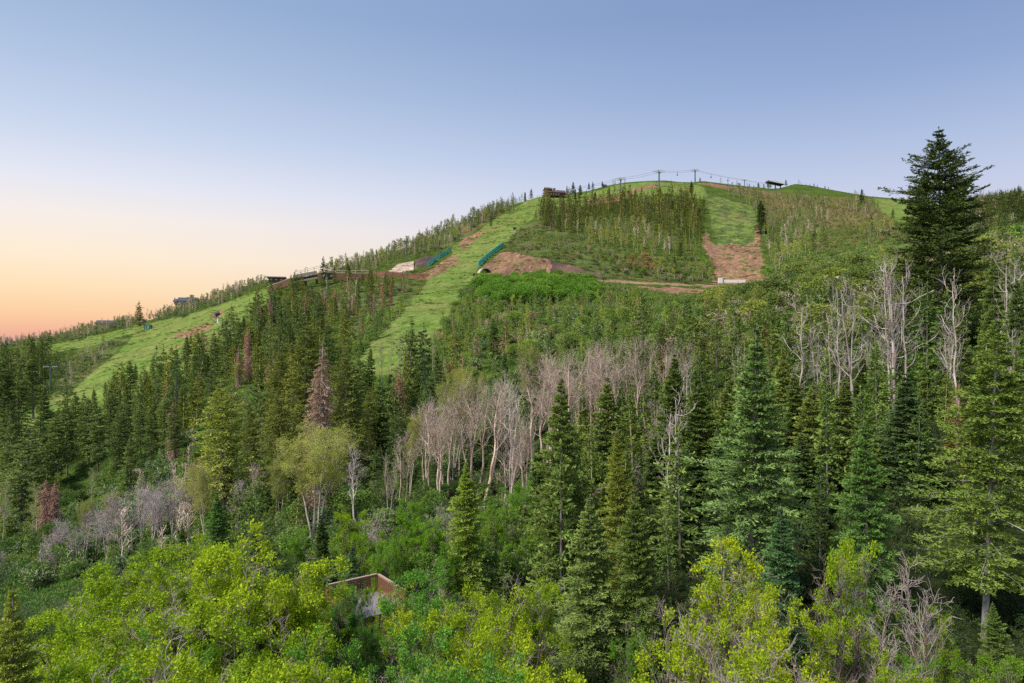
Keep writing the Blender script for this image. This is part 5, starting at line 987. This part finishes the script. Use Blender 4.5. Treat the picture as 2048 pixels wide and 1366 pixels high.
def house(name, X, Yb, W, Dp, Hh, Hr, rz, label, cat, wallm, roofm, wins=4, chim=True, wings=(), over=0.6, d=None, dz=0.0):
    x, y, z = at(X, Yb) if d is None else ground(X, d); t = empty(name, (x, y, z - 0.4 + dz), rz); tag(t, label, cat)
    def body(cx, cy, w, dp, h, hr, nm):
        m = MB(); m.box((cx, cy, h / 2), (w, dp, h)); m.add([(cx - w/2, cy - dp/2, h), (cx - w/2, cy + dp/2, h), (cx - w/2, cy, h + hr * 0.96), (cx + w/2, cy - dp/2, h), (cx + w/2, cy + dp/2, h), (cx + w/2, cy, h + hr * 0.96)], [(0, 2, 1), (3, 4, 5)])
        part('wall', m, [wallm], t); m = MB(); o = over
        for s in (-1, 1):
            e = s * (dp / 2 + o); ze = h - hr * o / (dp / 2)
            V = [(cx - w/2 - o, cy + e, ze), (cx + w/2 + o, cy + e, ze), (cx + w/2 + o, cy, h + hr), (cx - w/2 - o, cy, h + hr)]
            V += [(a, b, c + 0.3) for a, b, c in V]
            m.add(V, [(0, 3, 2, 1), (4, 5, 6, 7), (0, 1, 5, 4), (1, 2, 6, 5), (2, 3, 7, 6), (3, 0, 4, 7)])
        return part('roof', m, [roofm], t)
    r = body(0, 0, W, Dp, Hh, Hr, 'main')
    for q in wings: body(*q, 'wing')
    for i in range(wins):
        wx = -W / 2 + (i + 0.5) * W / wins; m = MB(); m.box((wx, -Dp / 2 - 0.05, Hh * 0.55), (W / wins * 0.55, 0.16, Hh * 0.42)); f = part('window', m, ['rail_cap'], t)
        m = MB(); m.box((wx, -Dp / 2 - 0.14, Hh * 0.55), (W / wins * 0.47, 0.1, Hh * 0.35)); part('pane', m, ['window_glass'], f)
    if chim:
        m = MB(); m.box((W * 0.18, 0, Hh + Hr), (1.6, 1.6, 3.2)); m.box((W * 0.18, 0, Hh + Hr + 1.75), (2.0, 2.0, 0.4)); part('chimney', m, ['stone_tan'], r)
    return t
house('mountain_lodge', 1104, 394, 10.5, 8, 3.0, 2.0, 0.30, 'dark timber lodge with stone chimney on the skyline above the main ski run', 'lodge', 'dark_wood', 'dark_wood', 5, True, [(-3.2, 0.6, 5, 6, 5.6, 1.6), (7.6, 0.4, 6, 7, 3.4, 2.2)], dz=0.5)
house('small_shed', 1209, 374, 3.4, 2.6, 1.9, 0.5, 0.2, 'tiny dark shed on the grassy skyline right of the lodge', 'shed', 'dark_wood', 'dark_wood', 1, False, over=0.3)
house('hilltop_house', 377, 610, 10.5, 8, 2.4, 2.0, 0.25, 'house with slate blue gabled roofs among the trees of the far left ridge', 'house', 'cream', 'roof_slate', 4, True, [(-5.6, -0.6, 4, 7, 1.8, 1.6), (2.4, -3.4, 4, 5, 2.2, 2.2)], d=432, dz=1.6)
house('low_house', 216, 650, 12, 7, 2.2, 1.5, 0.3, 'low grey roofed house half sunk behind the far left ridge', 'house', 'log_grey', 'roof_slate', 3, False, d=452, dz=0.8)
house('roadside_shelter', 553, 562, 8, 4, 2.3, 0.5, 0.25, 'dark flat roofed shelter beside the road on the left skyline', 'shelter', 'dark_wood', 'dark_steel', 3, False, over=1.0, d=372, dz=1.2)

# road works: bridge, retaining walls, railings
def seg(X0, Y0, d0, X1, Y1, d1): return ((X0 - 1024) / F * d0, d0, zpix(Y0, d0)), ((X1 - 1024) / F * d1, d1, zpix(Y1, d1))
p, q = seg(586, 556, 318, 634, 547, 322); P_, Q_ = np.array(p), np.array(q); up = np.array((0, 0, 1.0))
t = empty('concrete_bridge', p); tag(t, 'pale concrete road bridge on the left skyline', 'bridge'); L_ = Q_ - P_
def loc(v): return tuple(np.array(v) - P_)
m = MB(); m.bar(loc(P_ + up * 0.6), loc(Q_ + up * 0.6), 0.4, 1.5); part('parapet', m, ['concrete'], t)
m = MB(); m.bar(loc(P_ - up * 1.0 + (0, 0.9, 0)), loc(Q_ - up * 1.0 + (0, 0.9, 0)), 2.6, 1.1); part('deck', m, ['tunnel_dark'], t)
m = MB(); m.bar(loc(P_ - up * 2.0 + (0, 0.5, 0)), loc(Q_ - up * 2.0 + (0, 0.5, 0)), 2.6, 0.9); part('girder', m, ['cream'], t)
for s in (0.02, 0.5, 0.98):
    m = MB(); c = P_ + L_ * s; m.box(loc(c - up * 3.4 + (0, 0.6, 0)), (0.7, 2.0, 2.6)); part('pier', m, ['tunnel_dark'], t)
def wall(X0, Y0, X1, Y1, d0, d1, h, label, mat='brown_block', n=1):
    p, q = seg(X0, Y0, d0, X1, Y1, d1); mid = np.array(p); t = empty('retaining_wall', p); tag(t, label, 'retaining wall')
    P2, Q2 = np.array(p) - mid, np.array(q) - mid; m = MB(); m.bar(tuple(P2 - up * h / 2), tuple(Q2 - up * h / 2), 0.9, h); part('wall_face', m, [mat], t)
    m = MB(); m.bar(tuple(P2 + up * 0.12), tuple(Q2 + up * 0.12), 1.1, 0.24); part('coping', m, ['concrete'], t)
wall(636, 546, 738, 547, 321, 318, 3.0, 'long brown retaining wall right of the concrete bridge'); wall(536, 574, 584, 556, 322, 318, 3.0, 'sloping dark brown retaining wall left of the concrete bridge')
def railing(name, ptsXY, h, label, cat, mat, slat=0.0, postw=0.14, nrail=2, d=None, npost=None, group=None):
    P = [np.array(at(X, Y)) if d is None else np.array(((X - 1024) / F * d, d, zpix(Y, d))) for X, Y in ptsXY]
    t = empty(name, tuple(P[0])); tag(t, label, cat, group); o = P[0]; Ls = [np.linalg.norm(b - a) for a, b in zip(P[:-1], P[1:])]; tot = sum(Ls)
    def along(s):
        for a, b, l_ in zip(P[:-1], P[1:], Ls):
            if s <= l_ + 1e-6: return a + (b - a) * (s / l_)
            s -= l_
        return P[-1]
    n = npost or max(2, int(tot / 3.0) + 1)
    for i in range(n):
        c = along(tot * i / (n - 1)) - o; m = MB(); m.box((c[0], c[1], c[2] + h / 2 - 0.2), (postw, postw, h + 0.4)); part('post', m, [mat], t)
    m = MB(); K = max(n, 12)
    for r in range(nrail):
        z_ = h * (0.96 - 0.45 * r)
        for i in range(K): a = along(tot * i / K) - o; b = along(tot * (i + 1) / K) - o; m.bar(a + up * z_, b + up * z_, postw * 0.6, postw * 0.7)
    part('rail', m, [mat], t)
    if slat:
        m = MB(); N_ = int(tot / slat)
        for i in range(N_): c = along(tot * (i + 0.5) / N_) - o; m.box((c[0], c[1], c[2] + h * 0.5), (slat * 0.45, slat * 0.45, h * 0.9))
        part('netting', m, ['net_teal'], t)
    return t
GF = 'green safety fences flanking the tunnel crossing'
railing('safety_fence', [(856, 533), (868, 524), (880, 516), (891, 510), (903, 505)], 2.3, 'teal netting fence on the left edge of the main ski run', 'fence', 'net_teal', 0.28, 0.18, group=GF)
railing('safety_fence', [(957, 534), (970, 522), (983, 511), (995, 502), (1008, 494)], 2.6, 'teal netting fence above the reddish bank right of the main ski run', 'fence', 'net_teal', 0.42, 0.30, group=GF)
railing('road_railing', [(588, 552), (612, 546), (636, 540), (655, 534)], 2.0, 'thin railing climbing the skyline above the concrete bridge', 'railing', 'lift_green', 0, 0.16, 2, d=352)
railing('guard_rail', [(1212, 557), (1260, 562), (1330, 565), (1400, 568), (1434, 570)], 0.8, 'low dark guard rail along the road below the hillside', 'guard rail', 'dark_wood', 0, 0.16, 2)
railing('guard_rail', [(658, 545), (700, 545), (738, 545)], 0.9, 'cream guard rail on top of the long brown retaining wall', 'guard rail', 'cream', 0, 0.3, 1, d=323)
for X, Y0, lb in ((590, 554, 'left street lamp by the concrete bridge'), (610, 549, 'right street lamp by the concrete bridge')):
    d = 345; t = empty('street_lamp', ((X - 1024) / F * d, d, zpix(Y0, d))); tag(t, lb + ', thin dark pole', 'street lamp', 'street lamps by the concrete bridge')
    m = MB(); m.tube([(0, 0, -1.5), (0, 0, 3.2)], 0.12, 6); part('pole', m, ['dark_steel'], t); m = MB(); m.tube([(0, 0, 3.2), (0.3, 0, 3.5), (0.9, 0, 3.5)], 0.10, 5); m.box((0.95, 0, 3.35), (0.5, 0.3, 0.22)); part('lamp_head', m, ['dark_steel'], t)
# white barrier at the right end of the road
x, y, z = (1438 - 1024) / F * 291, 291, 0; x2, y2 = (1491 - 1024) / F * 289, 289; x, y = (1438 - 1024) / F * 289, 289; z = max(float(height(x + (x2 - x) * q_, 289)) for q_ in (0, 0.25, 0.5, 0.75, 1)) - 0.1; t = empty('road_barrier', (x, y, z)); tag(t, 'long low white concrete barrier at the foot of the bare upper run', 'barrier')
m = MB(); dv = np.array((x2 - x, y2 - y, 0.0)); m.bar((0, 0, 0.75), tuple(dv + up * 0.75), 0.4, 1.3); part('barrier_wall', m, ['white_paint'], t)
m = MB(); m.box((0.5, -0.3, 1.1), (1.7, 0.9, 2.2)); part('end_pillar', m, ['white_paint'], t)
# tunnel mouth
x, y, z = at(971, 547, 250); t = empty('tunnel_portal', (x, y, z - 0.2), 0.35); tag(t, 'small arched tunnel mouth under the main ski run', 'tunnel')
m = MB(); th = np.linspace(0, math.pi, 15); ro, ri = 2.9, 2.35; V = []
for yy in (-1.2, 3.0):
    for r_ in (ro, ri): V += [(math.cos(a) * r_, yy, math.sin(a) * r_ * 0.95) for a in th]
n = 15; Fa = []
for i in range(n - 1): Fa += [(i, i + 1, n + i + 1, n + i), (2*n + i, 3*n + i, 3*n + i + 1, 2*n + i + 1), (i, 2*n + i, 2*n + i + 1, i + 1), (n + i, n + i + 1, 3*n + i + 1, 3*n + i)]
m.add(V, Fa); part('arch', m, ['concrete'], t)
m = MB(); V = [(math.cos(a) * ri, 2.6, math.sin(a) * ri * 0.95) for a in th] + [(0, 2.6, 0)]; m.add(V, [(i, n, i + 1) for i in range(n - 1)]); part('tunnel_shade_sheet', m, ['tunnel_dark'], t)  # flat dark sheet across the bore stands in for the shade inside
# snow guns and small boxes
def snow_gun(X, Yb, Yt, label, rz=0.4):
    x, y, z = at(X, Yb); H = (Yb - Yt) * px(y); k = H / 3.4; t = empty('snow_gun', (x, y, z - 0.2), rz, (k, k, k)); tag(t, label, 'snow gun', 'snow guns beside the ski runs')
    m = MB(); m.tube([(0, 0, 0), (0, 0, 2.4)], 0.20, 8); m.box((0, 0, 0.3), (1.0, 1.0, 0.4)); part('mast', m, ['white_paint'], t)
    m = MB(); m.tube([(-0.75, 0, 2.7), (-0.3, 0, 2.9), (0.5, 0, 3.15)], [0.62, 0.58, 0.42], 14); part('fan_barrel', m, ['dark_steel'], t)
    m = MB(); m.bar((-1.0, 0.1, 1.9), (0.2, 0.1, 2.2), 0.28, 0.4); part('bracket', m, ['steel'], t)
snow_gun(1030, 468, 454, 'white snow gun at the right edge of the upper main ski run'); snow_gun(950, 561, 546, 'snow gun just below the tunnel mouth'); snow_gun(925, 602, 584, 'snow gun beside the bright green thicket')
snow_gun(841, 678, 662, 'snow gun at the lower end of the main ski run'); snow_gun(436, 648, 624, 'snow gun on a tall pale mast at the top of the left ski run'); snow_gun(92, 936, 916, 'dark snow gun among the firs at the lower left')
x, y, z = at(298, 659); t = empty('utility_box', (x, y, z)); tag(t, 'green utility box beside the small lift tower', 'utility box')
m = MB(); m.box((0, 0, 1.2), (2.6, 1.6, 2.4)); part('cabinet', m, ['lift_green'], t); m = MB(); m.box((0, -0.85, 1.2), (1.0, 0.12, 1.9)); part('cabinet_door', m, ['net_teal'], t)

# ---------------------------------------------------------------- wooden deck among the foreground maples
DA, DB = np.array((-10.62, 39.2)), np.array((-8.08, 41.1)); e1 = (DB - DA) / np.linalg.norm(DB - DA); e2 = np.array((e1[1], -e1[0])); LA, LB = float(np.linalg.norm(DB - DA)), 3.3
ZR = CZ - 14.0; ZF = ZR - 1.0
t = empty('wooden_deck', (DA[0], DA[1], ZF)); tag(t, 'raised wooden deck with cedar baluster railing among the maples', 'deck')
def dp(a, b, z): v = e1 * a + e2 * b; return (v[0], v[1], z)
m = MB(); nb = 22
for i in range(nb): b = (i + 0.5) * LB / nb; m.bar(dp(0, b, -0.02), dp(LA, b, -0.02), LB / nb * 0.92, 0.035)
part('deck_floor', m, ['deck_grey'], t)
m = MB()
for a in np.linspace(0.1, LA - 0.1, 5): m.bar(dp(a, 0, -0.14), dp(a, LB, -0.14), 0.05, 0.2)
part('joists', m, ['cedar'], t)
for a, b in ((0, 0), (LA, 0), (LA, LB), (0, LB)):
    m = MB(); c = dp(a, b, 0); m.box((c[0], c[1], -0.9), (0.13, 0.13, 3.8)); part('post', m, ['cedar'], t)
for (a0, b0), (a1, b1), cut in (((0, 0), (LA, 0), 0), ((LA, 0), (LA, LB), 0), ((0, 0), (0, LB), 0)):
    m = MB(); m.bar(dp(a0, b0, 1.02), dp(a1, b1, 1.02), 0.15, 0.05); part('rail_cap', m, ['rail_cap'], t)
    m = MB(); m.bar(dp(a0, b0, 0.93), dp(a1, b1, 0.93), 0.04, 0.1); m.bar(dp(a0, b0, 0.10), dp(a1, b1, 0.10), 0.04, 0.1)
    L0 = math.hypot(a1 - a0, b1 - b0); nbal = int(L0 / 0.15)
    for i in range(1, nbal):
        f = i / nbal; c = dp(a0 + (a1 - a0) * f, b0 + (b1 - b0) * f, 0); m.box((c[0], c[1], 0.52), (0.045, 0.045, 0.86))
    part('balusters', m, ['cedar'], t)
# fallen logs
for (X, d, L0, rz, lb) in ((1560, 26, 4.2, 0.1, 'grey fallen log in the shade at the lower edge'), (1005, 70, 5.0, 0.05, 'pale fallen trunk in the bare grove')):
    x, y, z = ground(X, d); m = MB(); m.tube([(-L0 / 2, 0, 0.1), (0, 0.1, 0.35), (L0 / 2, 0, 0.9)], [0.16, 0.13, 0.06], 8); o = obj('fallen_log', m.mesh('fallen_log', ['log_grey']), None, (x, y, z + 0.2)); o.rotation_euler = (0, 0, rz); tag(o, lb, 'log', 'fallen logs')
